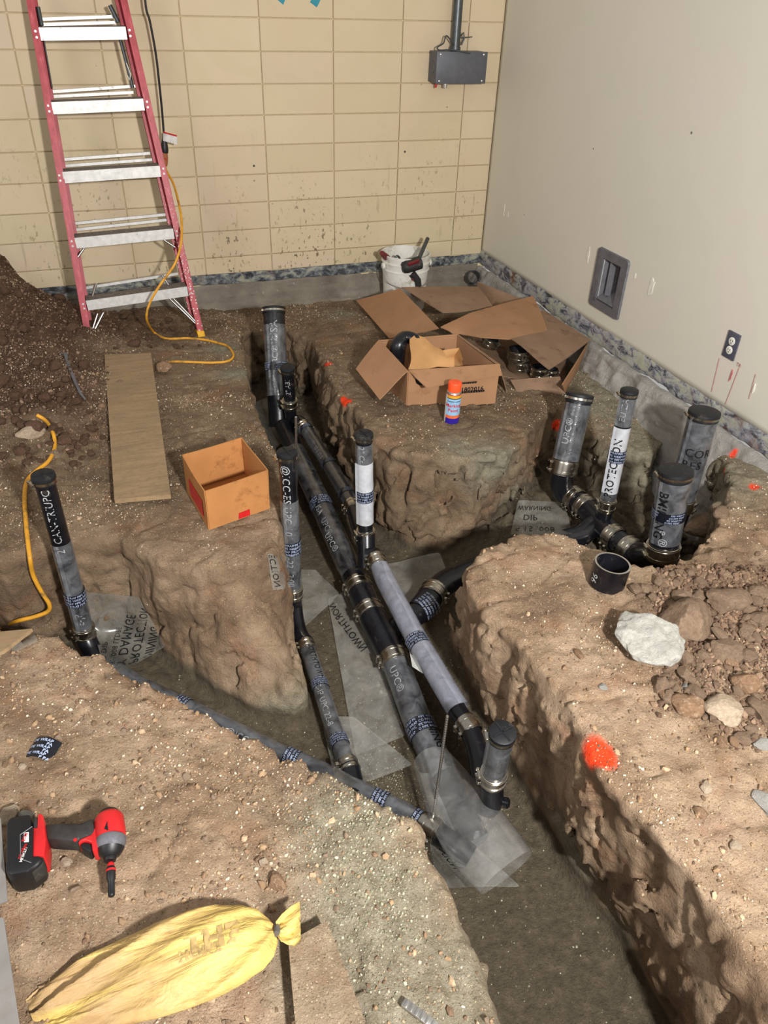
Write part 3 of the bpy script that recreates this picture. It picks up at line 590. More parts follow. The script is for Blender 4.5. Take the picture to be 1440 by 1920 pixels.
# main line
root,P=run('drain_run','main drain, the longest and widest black pipe down the middle trench, with a wye fitting',[(532,800,-.33),(554,847,-.34),(595,931,-.36),(651,1056,-.40),(664,1080,-.41),(690,1140,-.425),(739,1236,-.45),(780,1345,-.475),(833,1458,-.49),(890,1575,-.49)],.046)
A_,Z_=P[0],P[-1]
addfit(root,P,.0455,'pipe'); MX=P
addfit(root,[P[4],P[5]],.0515,'hub_fitting'); addfit(root,[fr(P[5],P[6],.12),fr(P[5],P[6],.96)],.053,'wye_fitting')
MB().tube(P[1:5],.0495,28,False).build('film_sleeve',M['film_d'],root); MB().tube(P[6:9],.050,28,False).build('film_sleeve',M['film'],root)
for i,tt in ((4,.35),(5,.08),(6,.0)): coupling(root,fr(P[i],P[i+1],tt),(P[i+1]-P[i]),.048,.05)
for i,t0 in ((2,.05),(7,.03)): tape_band(root,P[i],P[i+1],t0,.055,.0512)
for i,t0,tx in ((3,-.16,'UPC®'),(2,.09,'USA'),(2,.2,'UPC®'),(6,.06,'UPC®')): cyl_text(root,tx,.04,P[i],P[i+1],t0,.047,M['stamp'],.35,False)
cyl_text(root,'MINING CORROSION',.042,P[7],P[8],.03,.0512,M['ink'],-.75,False,.9,bold=.012)
# second line in the back half
root,P=run('drain_run','grey filmed pipe beside the main drain, from the thin back riser to the milky one',[(549,800,-.34),(556,783,-.27),(569,800,-.265),(600,845,-.27),(640,910,-.28),(664,955,-.29),(672,985,-.29),(682,1020,-.27)],.033)
addfit(root,arc_pts(P[0],P[1]+Vector((0,.02,0)),P[2],8),.034,'elbow'); addfit(root,P[2:7],.031,'pipe'); addfit(root,arc_pts(P[5],P[6],P[7]+Vector((0,0,.02)),8),.034,'elbow')
MB().tube(P[2:6],.0345,26,False).build('film_sleeve',M['film'],root)
for i,t0 in ((2,.03),(3,.12),(4,.06),(4,.15)): tape_band(root,P[i],P[i+1],t0,.03,.0352)
coupling(root,fr(P[4],P[5],.9),P[5]-P[4],.0315,.045); coupling(root,fr(P[2],P[3],.05),P[3]-P[2],.0315,.04)
cyl_text(root,'17-5 12-5',.026,P[3],P[4],.0,.0352,M['stamp'],.3,False)
# pipe in milky sleeve down to the trap
root,P=run('drain_run','pipe in a shiny milky sleeve crossing over the main drain to the front trap bend',[(686,1015,-.27),(688,1045,-.29),(702,1042,-.285),(722,1090,-.30),(783,1205,-.32),(860,1335,-.345),(879,1362,-.35),(893,1395,-.355)],.033)
addfit(root,[P[0]+Vector((0,0,.05)),P[1]+Vector((0,.0,-.05))],.036,'sanitary_tee'); addfit(root,[P[1]+Vector((0,.01,0)),P[2],fr(P[2],P[3],.3)],.035,'tee_branch')
addfit(root,P[2:7],.030,'pipe'); MB().tube([fr(P[2],P[3],.3),P[3],P[4],fr(P[4],P[5],.98)],[.032,.0355,.0365,.037],28,False).build('film_sleeve',M['film_m'],root)
MB().tube([fr(P[2],P[3],.35)+Vector((.01,.0,.0)),fr(P[3],P[4],.5)+Vector((.012,0,.0)),P[4]+Vector((.012,0,0)),fr(P[4],P[5],.96)+Vector((.012,0,0))],[.028,.030,.031,.031],20,False).build('film_fold',M['film_m'],root)
coupling(root,fr(P[2],P[3],.25),P[3]-P[2],.031,.05); coupling(root,P[6],P[6]-P[5],.031,.05); tape_band(root,P[4],P[5],-.02,.045,.0385)
# front riser and its trap
Tf=DP(943,1372,1.96); Bf=G(922,1468,-.26)
RF=riser('vent_riser','short capped riser with crossed lid and trap bend at the front of the trench',GR_,Tf,Bf,.0305,[(.08,.80)],[],[.86],[],True)
e1=G(893,1400,-.355); e2=G(905,1450,-.38); e3=G(897,1490,-.40); e4=G(916,1512,-.37); addfit(RF,[P[6],fr(P[6],e1,.6)]+arc_pts(e1,e2,fr(e2,e3,.6),6)+arc_pts(fr(e2,e3,.8),e3+Vector((0,-.02,-.02)),e4,6)+arc_pts(e4+Vector((.004,0,.008)),e4+Vector((.012,0,.03)),Bf,6),.0325,'trap_bend')
MB().lathe(e4+Vector((.035,-.02,.03)),e4+Vector((.075,-.055,.045)),[(0,.016),(.012,.016),(.012,.012),(.016,.012)],16).build('cleanout_plug',M['iron'],RF)
# diagonal from the middle riser
root,P=run('drain_run','thin filmed pipe running from the middle riser to the black elbow at the trench fork',[(552,1135,-.42),(562,1180,-.45),(573,1205,-.455),(594,1268,-.455),(619,1345,-.455),(648,1422,-.455),(654,1437,-.455),(662,1462,-.46),(684,1490,-.46)],.026)
addfit(root,arc_pts(P[0],P[1]+Vector((-.015,0,-.02)),P[2],8),.031,'elbow'); addfit(root,P[2:7],.025,'pipe'); MB().tube(P[2:7],.029,26,False).build('film_sleeve',M['film'],root)
coupling(root,fr(P[2],P[3],.12),P[3]-P[2],.026,.04); coupling(root,P[6],P[6]-P[5],.026,.045); addfit(root,arc_pts(P[6],P[7],P[8]+Vector((-.03,0,0)),8),.033,'elbow')
tape_band(root,P[3],P[4],.03,.035,.0297); tape_band(root,P[4],P[5],.09,.035,.0297); cyl_text(root,'NORTHTOWN',.03,P[2],P[3],.03,.0297,M['ink'],-.5,False,.9,bold=.012); cyl_text(root,'OC-IP UPC 22-8',.03,P[3],P[4],.03,.027,M['stamp'],.2,False)
# left branch
root,P=run('drain_run','thin clear-wrapped pipe from the left riser along the foot of the front bank',[(161,1195,-.35),(170,1228,-.40),(203,1246,-.405),(262,1284,-.41),(411,1355,-.42),(520,1410,-.43),(600,1444,-.44),(660,1474,-.45),(700,1494,-.455),(760,1523,-.46),(795,1545,-.46),(812,1556,-.46),(850,1582,-.47),(884,1606,-.48)],.026)
addfit(root,arc_pts(P[0]+Vector((0,0,.02)),P[1],P[2],10),.034,'elbow'); addfit(root,P[2:12],.026,'pipe'); MB().tube(P[2:11],.029,24,False).build('film_sleeve',M['film'],root)
addfit(root,P[11:13]+[P[13]],.0325,'wye_arm'); coupling(root,fr(P[10],P[11],.6),P[11]-P[10],.031,.055)
for i,t0 in ((2,.02),(3,.16),(5,.03),(8,.0),(9,.03)): tape_band(root,P[i],P[i+1],t0,.045,.0297)
cyl_text(root,'UPC® JP 17',.03,P[3],P[4],.02,.0292,M['stamp'],.3,False); cyl_text(root,'@ICC UPC',.03,P[4],P[5],.05,.0292,M['stamp'],.3,False)
# ------------------------------------------------------------------ loose film sleeve at the front elbow
def film_thing(name,label,mb,mat='sheet'):
    return solo(name,mb.mesh(name,True,80),M[mat],label,'plastic film','clear plastic film in the trenches')
ax=[G(808,1425,-.42),G(845,1490,-.41),G(880,1545,-.41),G(915,1590,-.41),G(950,1635,-.42)]
mb=MB(); rr=[(.06,.058),(.085,.072),(.105,.078),(.108,.078),(.095,.066)]; g=[]
for i,c in enumerate(ax):
    d=(ax[min(i+1,4)]-ax[max(i-1,0)]).normalized(); u=Vector((0,0,1))-d*d.z; u.normalize(); w_=d.cross(u)
    g.append([c+w_*math.cos(a)*rr[i][0]*(1+.05*math.sin(3*a+i))+u*math.sin(a)*rr[i][1]*(1+.08*math.sin(2*a+i*2)) for a in [2*math.pi*k/32 for k in range(33)]])
mb.sheet(g); lf=film_thing('film_sleeve','loose clear plastic sleeve, open ended, over the front end of the main drain',mb,'film_l')
sd_=lf.modifiers.new('smooth','SUBSURF'); sd_.levels=1; sd_.render_levels=2
# draped sheets
def drape(label,quad,nu,nv,lift=.012,sm=3,text=(),wave=.006,zmin=None):
    """quad px corners TL,TR,BR,BL laid over whatever ground is there"""
    q=[Vector(c) for c in quad]; g=[]
    for i in range(nv+1):
        r=[]
        for j in range(nu+1):
            s,t=j/nu,i/nv; p=(q[0]*(1-s)+q[1]*s)*(1-t)+(q[3]*(1-s)+q[2]*s)*t; wp=GP(p.x,p.y); r.append(wp+(CC-wp).normalized()*lift+Vector((0,0,lift*.5)))
        g.append(r)
    for _ in range(sm):
        n=[[p.copy() for p in r] for r in g]
        for i in range(nv+1):
            for j in range(nu+1):
                nb=[g[a][b] for a,b in ((i-1,j),(i+1,j),(i,j-1),(i,j+1)) if 0<=a<=nv and 0<=b<=nu]; av=sum(nb,Vector())/len(nb); n[i][j]=g[i][j]*.5+av*.5
        g=n
    arr=np.array([[tuple(p) for p in r] for r in g]); nz=fbm(arr.reshape(-1,3)*11,2,int(quad[0][0])).reshape(nv+1,nu+1)
    for i in range(nv+1):
        for j in range(nu+1): g[i][j]=g[i][j]+Vector((0,0,max(nz[i][j]*wave,-wave*.3)))
    g0=g; root=solo('film_sheet',MB().sheet(g).mesh('film_sheet',True,80),M['sheet'],label,'plastic film','clear plastic film in the trenches')
    for (tx,size,s0,t0,ang,mir) in text:      # size in sheet fractions
        v,fs,wd=glyphs(tx,size,.95,.0); ca_,sa=math.cos(ang),math.sin(ang); out=[]
        asp=(q[1]-q[0]).length/(q[3]-q[0]).length
        for x,y in v:
            if not mir: y=-y
            X=(x*ca_-y*sa); Y=(x*sa+y*ca_); s=min(max(s0+X/asp,0.),.999); t=min(max(t0+Y,0.),.999); fi,fj=t*nv,s*nu; i,j=int(fi),int(fj); a,b=fi-i,fj-j
            out.append((g[i][j]*(1-b)+g[i][j+1]*b)*(1-a)+(g[i+1][j]*(1-b)+g[i+1][j+1]*b)*a+Vector((0,0,.0015))+(CC-g[i][j]).normalized()*.001)
        link('lettering',MB().add(out,fs).mesh('lettering',recalc=False),M['ink'],root)
    return root
drape('clear film sheet with large mirrored lettering behind the left riser',[(150,1105),(262,1118),(318,1215),(200,1290)],14,14,.016,4,
    [('PROTECTION',.125,.46,.95,-1.15,True),('Y DAMAGE',.125,.28,.90,-1.15,True),('5, .008 LLDPE',.072,.16,.84,-1.15,True),('MINING',.125,.68,.99,-1.15,True),('" DIP',.08,.05,.74,-1.15,True)])
drape('large dusty clear film sheet on the trench floor left of the wye fitting',[(612,1120),(665,1095),(765,1385),(665,1425)],14,22,.012,3,[('NORTHTOWN',.055,.10,.06,1.25,True)],.010)
drape('clear film sheet fanned out around the black elbow at the trench fork',[(598,1342),(660,1345),(786,1442),(628,1500)],14,12,.03,4,[],.008)
drape('crumpled clear film under the base of the slim middle riser',[(543,1062),(592,1070),(644,1115),(562,1195)],12,12,.02,4,[],.02)
drape('clear film flap lettered ECTION on the bank edge left of the slim middle riser',[(498,1036),(531,1042),(538,1108),(510,1112)],6,10,.008,3,[('ECTION',.24,.30,.06,1.5,True)],.002)
drape('clear film sheet spread on the floor behind the branch pipe',[(690,1065),(828,1035),(850,1095),(740,1165)],12,10,.03,4,[],.014)
drape('clear film sheet with printing in the left end of the right pit',[(968,935),(1062,942),(1080,1010),(950,1010)],12,10,.015,4,[('5.15 .008',.2,.1,.8,0,True),('DIP',.2,.2,.5,0,True),('WARNING',.16,.05,.25,0,True)])
drape('dark dusty film sheet at the foot of the two back risers',[(468,758),(520,735),(575,800),(505,860)],10,12,.02,4,[],.012)
drape('clear film sheet lettered CORROSION under the front end of the pipes',[(795,1530),(860,1560),(985,1668),(815,1672)],14,14,.012,3,[('CORROSION',.105,.10,.12,1.35,True),('MINING',.09,.26,.22,1.35,True)])
# strap of film hanging over the sleeve joint
# ------------------------------------------------------------------ threaded rods
def rod(label,a,b,r=.0045):
    L=(b-a).length; n=int(L/.004); prof=[(L*k/n,r*(1.12 if k%2 else .88)) for k in range(n+1)]
    return solo('threaded_rod',MB().lathe(a,b,prof,8).mesh('threaded_rod',False),M['zinc'],label,'rod')
rod('silvery threaded rod standing against the main drain at the front',G(812,1534,-.44),DP(839,1342,2.12))
rod('dull threaded rod standing just right of the slim middle riser',G(556,1000,-.42),DP(555,782,2.85))

solo('film_flap',MB().sheet([[G(757,1188,-.335),G(766,1192,-.325)],[G(768,1222,-.35),G(781,1232,-.34)],[G(773,1250,-.37),G(793,1263,-.36)]]).mesh('film_flap',True),simple('white_film_flap','cfd0cc',.4),'small white torn film flap hanging between wye fitting and milky sleeve','plastic film')
# ------------------------------------------------------------------ materials for the things
M['red_fg']=simple('red_fibreglass','a8303a',.45,0,.12,25,.05,80,.4); 
def rail_mat():
    t=NT('red_rail'); pos=t.n('ShaderNodeNewGeometry').outputs['Position']; sp=t.n('ShaderNodeSeparateXYZ'); t.l(pos,sp.inputs[0])
    m=t.n('ShaderNodeMapping'); m.inputs['Scale'].default_value=(60,60,14); t.l(pos,m.inputs[0])
    c=t.ramp(t.noise(1,4,.6,m.outputs[0]),[(.3,'96212b'),(.6,'b23a45'),(.75,'c06a70')])
    low=t.grey(sp.outputs[2],.75,.1); sx=t.grey(sp.outputs[0],-2.4,-2.25); dn=t.math('MULTIPLY',t.math('MULTIPLY',low,sx),t.grey(t.vor(75,vec=pos),.30,.24)); c=t.mix(dn,c,'d8d2c8')
    t.col(c); t.rough(.45); return t.m
M['rail']=rail_mat()
M['alu']=simple('worn_aluminium','dcdbd8',.45,.35,.10,40,.1,120,.5,'9a938b',.05); M['alu_d']=simple('dirty_tread','6f6459',.8,.1,.25,60,.3,200)
M['yel']=simple('yellow_cord','d79a2e',.5,0,.1,20,0,80,.4,'6e5a34',.25); M['yboot']=simple('yellow_foot','d9a52a',.6,0,.1,30,0,80,.3,'8a6a2c',.3)
M['blk']=simple('black_plastic','121214',.45); M['dgrey']=simple('grey_grip','2d2b29',.6,0,.2,60,.1,200,.4,'6c6252',.3); M['red']=simple('red_plastic','c01f22',.38,0,.08,40,0,80,.5,'6a3a30',.2)
M['dred']=simple('dark_red_plastic','6b2024',.5,0,.1,40); M['white']=simple('white_plastic','dedbd2',.45,0,.05,20,0,80,.45,'a89f8c',.2); M['lgrey']=simple('dull_grey_sheet','87837f',.5,.2,.1,12,.05,60,.4,'7d756e',.3); M['paper_w']=simple('white_paper','d8d6d2',.7)
M['card']=simple('corrugated_card','a37b5b',.85,0,.07,6,.12,300,.2,'8a6645',.15); M['card2']=simple('dull_card','8c715b',.88,0,.10,7,.12,260,.2,'6d5743',.3); M['card_o']=simple('orange_card','b27b49',.85,0,.08,8,.12,300,.2,'8f5f35',.2)
M['kraft']=simple('kraft_paper','b98d5d',.8,0,.08,10,.4,60,.2)
M['gbox']=simple('grey_steel_box','5d5e64',.5,.3,.07,30,.04,90); M['cond']=simple('grey_conduit','565a5c',.35,.6,.12,40); M['ventm']=simple('grey_vent_metal','77777c',.55,.5,.14,18,.1,90,.4,'56535a',.3)
M['teal']=simple('teal_tape','1d8796',.6); M['redink']=simple('red_pencil','b8706c',.8,0,.3,60); M['chip']=simple('bare_plaster','dcd6ca',.9)
def ply_mat():
    t=NT('plywood'); m=t.n('ShaderNodeMapping'); m.inputs['Scale'].default_value=(3,22,8); t.l(t.n('ShaderNodeNewGeometry').outputs['Position'],m.inputs[0]); pos=t.n('ShaderNodeNewGeometry').outputs['Position']
    c=t.ramp(t.noise(1.6,6,.65,m.outputs[0],.6),[(.25,'826b4e'),(.5,'937a5b'),(.75,'a38865')]); c=t.mix(t.grey(t.noise(5,6,.7,pos),.45,.65,0,.6),c,'7a6c52'); c=t.mix(t.grey(t.noise(60,4,.7,pos),.5,.75,0,.4),c,'5f4f3a'); t.col(c); t.rough(.85); t.bump(t.noise(3,5,.7,m.outputs[0]),.25,.003); return t.m
M['ply']=ply_mat()
def rock_mat(name,a,b,c3=None,str_=.7):
    t=NT(name); c=t.ramp(t.noise(7,6,.65,None,.5),[(.3,a),(.7,b)])
    if c3: c=t.mix(t.grey(t.noise(4,3,.6),.55,.7,0,.8),c,c3)
    oi=t.n('ShaderNodeObjectInfo'); c=t.mix(t.grey(oi.outputs['Random'],0,1,0,.3),c,a); t.col(c); t.rough(.93); t.b.inputs['Specular IOR Level'].default_value=.2; t.bump(t.noise(6,8,.75,None,.4),str_,.010); return t.m
M['clod']=rock_mat('earth_clod','6f5a4a','968069'); M['clod_d']=rock_mat('dark_earth_clod','4c392c','6c5342'); M['rock_w']=rock_mat('white_stone','aeaba2','ccc9c0',None,1.); M['rock_p']=rock_mat('pale_stone','a08a72','c8b8a2'); M['rock_b']=rock_mat('brown_stone','7a5f4a','a08164','c0a890')
def N(v): return Vector(v).normalized()
# ------------------------------------------------------------------ stepladder
LY0,LSL=-.60,.235
def LP(px,py,dy=0.):
    d=ray(px,py); y0=LY0+dy; t=(y0+LSL*(CC.z+.06)-CC.y)/(d.y-LSL*d.z); return CC+d*t
LL=[LP(163,648),LP(50,0)]; LR=[LP(384,634),LP(238,0)]
lad=empty('stepladder',(LL[0]+LR[0])/2,'red fibreglass stepladder with metal steps leaning closed against the block wall','ladder')
lu=(LL[1]-LL[0]).normalized(); ru=(LR[1]-LR[0]).normalized(); ax_=(LR[0]-LL[0]).normalized(); back=ax_.cross(lu).normalized()*-1
if back.y<0: back=-back
LT=2.02
def channel(a,b,side,name,w_=.030,dp=.070,mat='rail'):
    """C rail: web on the outer side, two flanges turned inwards"""
    d=(b-a).normalized(); L=(b-a).length; R=Matrix((ax_,back,d)).transposed(); m=(a+b)/2
    mb=MB().box(m+back*dp/2,(.004,dp,L),R).box(m+ax_*side*w_/2+back*.002,(w_,.004,L),R).box(m+ax_*side*w_/2+back*(dp-.002),(w_,.004,L),R)
    return mb.build(name,M[mat],lad,False)
channel(LL[0],LL[0]+lu*2.25,1,'front_rail'); channel(LR[0],LR[0]+ru*2.25,-1,'front_rail')
ra=LL[0]+back*.085+ax_*.02+lu*.12; rb=LR[0]+back*.085-ax_*.022+ru*.12
channel(ra,ra+lu*2.05,1,'rear_rail',.024,.034); channel(rb,rb+ru*2.05,-1,'rear_rail',.024,.034)
steps=[((163,573),(352,546)),((141.6,456),(326,438)),((118.6,333),(300.7,321)),((98,203),(270,196)),((74.6,64),(237,62))]
SP=[(LP(*a),LP(*b)) for a,b in steps]
for k in (1,2,3): SP.append((SP[4][0]+(SP[4][0]-SP[3][0])*k,SP[4][1]+(SP[4][1]-SP[3][1])*k))
UP=Vector((0,0,1))
for k,(a,b) in enumerate(SP):
    if a.z>LT+.1: continue
    d=(b-a).normalized(); bk=d.cross(UP); bk=bk if bk.y>0 else -bk; upv=bk.cross(d)*-1; upv=upv if upv.z>0 else -upv; R=Matrix((d,bk,upv)).transposed(); L=(b-a).length; m=(a+b)/2
    st=MB().box(m,(L,.003,.052),R).box(m+bk*.075-upv*.008,(L,.003,.036),R).build('step',M['alu'],lad,False)
    tr=MB()
    for g in range(6): tr.box(m+upv*.024+bk*(.008+.013*g),(L-.004,.009,.006),R)
    tr.box(m+upv*.020+bk*.038,(L-.004,.074,.003),R); tr.build('tread',M['alu_d'],st,False)
    for s_,e in ((-1,a),(1,b)):
        for q in (-.012,.012): MB().lathe(e+d*s_*.016+upv*q-bk*.004,e+d*s_*.016+upv*q+bk*.01,[(0,.003),(0,.0055),(.004,.0055)],10).build('rivet',M['alu'],lad,False)
for (pa,pb) in [((157,540),(333,513)),((134,419),(310,402)),((137,431),(312,412)),((116,299),(281,287)),((118,311),(285,299)),((95,172),(257,161)),((95,181),(250,173)),((79,36),(213,31)),((80,46),(217,42))]:
    a,b=LP(*pa,.10),LP(*pb,.10); d=(b-a).normalized(); MB().box((a+b)/2,((b-a).length,.012,.013),Matrix((d,UP.cross(d),UP)).transposed()).build('rear_bar',M['alu'],lad,False)
def strut(pts,r,name,mat='zinc'): return MB().tube(pts,r,8).build(name,M[mat],lad,True,60)
strut([LP(183,588,.03),LP(170,628,.015)],.006,'foot_brace'); strut([LP(194,586,.03),LP(171,632,.015)],.006,'foot_brace'); strut([LP(326,560,.05),LP(368,604,.01)],.007,'foot_brace'); strut([LP(310,552,.06),LP(366,606,.02)],.006,'foot_brace')
strut([LP(180,532,.09),LP(172,560,.05)],.007,'foot_brace'); strut([LP(304,516,.09),LP(326,548,.05)],.007,'foot_brace')
strut([LP(158,465,.03),LP(146,482,.02)],.006,'step_brace'); strut([LP(308,450,.03),LP(329,464,.02)],.006,'step_brace')
strut([LP(71,13,.04),LP(78,48,.04)],.010,'spreader_bar','cond'); strut([LP(206,10,.06),LP(222,42,.06)],.010,'spreader_bar','cond'); strut([LP(82,74,.05),LP(98,166,.05)],.0035,'spreader_bar','cond'); strut([LP(225,72,.06),LP(249,165,.06)],.008,'spreader_bar','cond')
strut([LP(237,118,.04),LP(245,140,.035),LP(243,150,.04),LP(239,142,.04)],.0025,'hook_wire','white')
c=LP(377,625); MB().box(c+back*.03-lu*.01,(.040,.085,.050),Matrix((ax_,back,ru)).transposed()).build('foot',M['yboot'],lad,True,40,.005)
c=LP(172,640); MB().box(c+back*.03-lu*.02,(.036,.080,.035),Matrix((ax_,back,lu)).transposed()).build('foot',M['yboot'],lad,True,40,.005)
ct=LL[0]+(LR[0]-LL[0])/2+lu*2.27; 
tc=(SP[-1][0]+SP[-1][1])/2; mt=(LL[0]+lu*2.25+LR[0]+ru*2.25)/2; MB().box(mt+back*.05,((LR[0]+ru*2.25-LL[0]-lu*2.25).length+.06,.16,.06),Matrix((ax_,back,lu)).transposed()).build('top_cap',M['red_fg'],lad,True,40,.006)
# ------------------------------------------------------------------ cords
def smoothpath(P,sub=6):
    P=[Vector(p) for p in P]; out=[]
    for i in range(len(P)-1):
        a=P[max(i-1,0)];b=P[i];c=P[i+1];d=P[min(i+2,len(P)-1)]
        for k in range(sub):
            t=k/sub; out.append(.5*((2*b)+(c-a)*t+(2*a-5*b+4*c-d)*t*t+(3*b-a-3*c+d)*t**3))
    return out+[P[-1]]
bc=empty('black_cord',WB(308,262,-.15),'black power cord hanging down the block wall right of the ladder','cord')
MB().tube(smoothpath([WB(262,-160,-.14),WB(272,0,-.15),WB(281,40,-.15),WB(292,100,-.15),WB(299,160,-.15),WB(304,210,-.15),WB(307,250,-.15)]),.0058,10).build('cable',M['blk'],bc)
MB().lathe(WB(307,248,-.15),WB(309,286,-.15),[(0,.006),(.03,.009),(.055,.017),(.085,.020),(.10,.018)],14).build('plug',M['blk'],bc)
g=[[WB(306+s*26,249+t*15+s*7,-.15-.012*math.sin(s*5)-.01) for s in [i/8 for i in range(9)]] for t in (0,.5,1)]
MB().sheet(g,.0006).build('warning_tag',M['paper_w'],bc); g=[[WB(306+s*26,246.5+t*3+s*7,-.163-.012*math.sin(s*5)) for s in [i/8 for i in range(9)]] for t in (0,1)]; MB().sheet(g,.0006).build('tag_stripe',M['red'],bc)
yc=empty('extension_cord',GP(309,636),'yellow extension cord plugged into the black cord and looping round the right ladder foot','cord')
yl=[WB(309,308,-.15),WB(313,322,-.17),WB(326,347,-.27),WB(338,395,-.45),WB(341,430,-.56),WB(338,464,-.64),WB(326,498,-.68),WB(299,536,-.70),WB(281,568,-.70),WB(275,598,-.69)]
for q in [(289,625),(309,636),(330,637),(351,636),(383,639),(409,645),(428,652),(438,668),(428,679),(399,682),(360,681),(324,680),(312,684)]: yl.append(GP(*q)+Vector((0,0,.006)))
MB().tube(smoothpath(yl),.0062,10).build('cable',M['yel'],yc); MB().lathe(WB(308,284,-.15),WB(310,310,-.15),[(0,.017),(.03,.018),(.055,.015),(.07,.011),(.075,.007)],14).build('socket',simple('amber_socket','a0603c',.3,0,.1,40),yc); MB().lathe(WB(311,297,-.17),WB(310,300,-.172),[(0,.007),(.004,.007)],10).build('indicator_band',M['red'],yc)
p0=GP(0,1182); cz=[GP(70,782),GP(86,792),GP(99,812),GP(104,840),GP(92,868),GP(70,886),GP(52,905),GP(47,935),GP(49,975),GP(52,1008)]
cz=[p+Vector((0,0,.009)) for p in cz]; d0=(cz[-1]-CC).length/ray(52,1008).length; d1=(p0-CC).length/ray(0,1182).length
for i,q in enumerate([(56,1045),(62,1078),(78,1110),(92,1132),(90,1146),(66,1156),(34,1164)]):
    k=(i+1)/8; dq=d0*(1-k)+d1*k; dg_=(GP(*q)-CC).length/ray(*q).length; cz.append(DP(*q,min(dq,dg_-.03)))
cz+=[p0+Vector((0,0,.012)),GP(-40,1200)+Vector((0,0,.012)),GP(-120,1230)+Vector((0,0,.012))]
solo('extension_cord',MB().tube(smoothpath(cz),.0075,10).mesh('extension_cord',True,60),M['yel'],'yellow cord snaking behind the left riser and over the pit edge at far left','cord')
# ------------------------------------------------------------------ junction box, conduit, tape, vent, outlet, wall marks
jb=empty('junction_box',Vector((-.305,-.06,1.11)),'grey steel junction box on the block wall under a conduit','electrical box')
MB().box((-.305,-.060,1.191),(.312,.118,.156)).build('box_body',M['gbox'],jb,True,30,.003); MB().box((-.305,-.1205,1.191),(.316,.003,.160)).build('cover',M['gbox'],jb,True,30,.001)
for sx in (-.135,.135):
    for sz in (-.066,.066): MB().lathe((-.305+sx,-.122,1.191+sz),(-.305+sx,-.130,1.191+sz),[(0,.006),(.002,.006),(.003,.004)],10).build('screw',M['zinc'],jb)
MB().lathe((-.4615,-.06,1.19),(-.466,-.06,1.19),[(0,.032),(.002,.032),(.002,.027),(.0015,.024)],20).build('knockout',M['gbox'],jb)
cx=-.325; MB().lathe((cx,-.055,1.27),(cx,-.055,2.6),[(0,.031),(.02,.031),(.02,.0265),(1.33,.0265)],20).build('conduit',M['cond'],jb)
MB().tube([(cx+.02,-.05,1.33),(cx+.045,-.06,1.36),(cx+.05,-.06,1.33),(cx+.035,-.06,1.30)],.005,8).build('tie_wire',M['cond'],jb); MB().tube([(cx+.03,-.06,1.335),(cx+.10,-.06,1.34)],.003,6).build('tie_wire',M['cond'],jb)
MB().tube(smoothpath([(cx-.02,-.08,1.30),(cx-.07,-.08,1.345),(cx-.09,-.09,1.31),(cx-.13,-.10,1.29),(cx-.12,-.11,1.277),(cx-.05,-.12,1.279),(cx+.06,-.14,1.265)]),.004,8).build('tie_wire',M['cond'],jb)
MB().lathe((-.43,-.06,1.115),(-.435,-.06,1.085),[(0,.006),(.02,.008),(.03,.005)],10).build('wire_nut',M['red'],jb); MB().lathe((-.375,-.06,1.115),(-.375,-.06,1.075),[(0,.018),(.012,.018),(.012,.014),(.03,.013)],12).build('cable_clamp',M['zinc'],jb)
for k,(q,lab) in enumerate(((((516,-4),(531,9),(540,-14),(528,-24)),'left scrap of teal masking tape at the top of the block wall'),(((581,4),(594,14),(604,-6),(592,-14)),'right scrap of teal masking tape at the top of the block wall'))):
    solo('masking_tape',MB().sheet([[WB(*q[0],-.003),WB(*q[1],-.003)],[WB(*q[3],-.003),WB(*q[2],-.003)]],.0008).mesh('masking_tape'),M['teal'],lab,'tape')
# vent plate on the painted wall: y -1.319..-1.591, z .495...190
vy0,vy1,vz0,vz1=-1.319,-1.592,.190,.495; vt=empty('wall_vent',(-.01,(vy0+vy1)/2,vz0),'grey metal recessed dispenser plate set in the painted wall','vent')
ycn,zcn=(vy0+vy1)/2,(vz0+vz1)/2; hw,hh=.136,.1525; iw,ih=.082,.108
def frame(x,w1,h1,w2,h2,x2,n=5,rad=.02):
    mb=MB(); 
    def ringp(w,h,r,x): 
        out=[]
        for cxs,czs,a0 in ((1,1,0),(-1,1,90),(-1,-1,180),(1,-1,270)):
            for k in range(n): a=math.radians(a0+90*k/(n-1)); out.append(Vector((x,ycn+cxs*(w-r)+r*math.cos(a),zcn+czs*(h-r)+r*math.sin(a))))
        return out
    o=ringp(w1,h1,rad,-.001); o2=ringp(w1-.003,h1-.003,rad,x); i1=ringp(w2,h2,.004,x); i2=ringp(w2-.004,h2-.004,.003,x2); m=len(o); mb.v=o+o2+i1+i2
    for a in range(3):
        for k in range(m): mb.f.append([a*m+k,a*m+(k+1)%m,(a+1)*m+(k+1)%m,(a+1)*m+k]); mb.mi.append(0)
    return mb
frame(-.012,hw,hh,iw,ih,.055).build('frame',M['ventm'],vt,True,40)
MB().box((.057,ycn,zcn),(.004,iw*2,ih*2)).build('back_panel',M['ventm'],vt,False)
rz0,rz1=zcn+ih-.004,zcn-ih+.035
MB().sheet([[(.054,ycn+.055,rz0),(.054,ycn+.055,rz1)],[(.012,ycn+.040,rz0),(.012,ycn+.040,rz1)],[(.006,ycn+.030,rz0),(.006,ycn+.030,rz1)],[(.012,ycn+.022,rz0),(.012,ycn+.022,rz1)],[(.052,ycn+.012,rz0),(.052,ycn+.012,rz1)]],.002).build('roller_rib',M['ventm'],vt,False)
MB().sheet([[(.052,ycn+iw-.003,zcn-ih+.055),(.052,ycn-iw+.003,zcn-ih+.055)],[(-.008,ycn+iw-.003,zcn-ih+.006),(-.008,ycn-iw+.003,zcn-ih+.006)]],.002).build('sloped_sill',M['ventm'],vt,False)
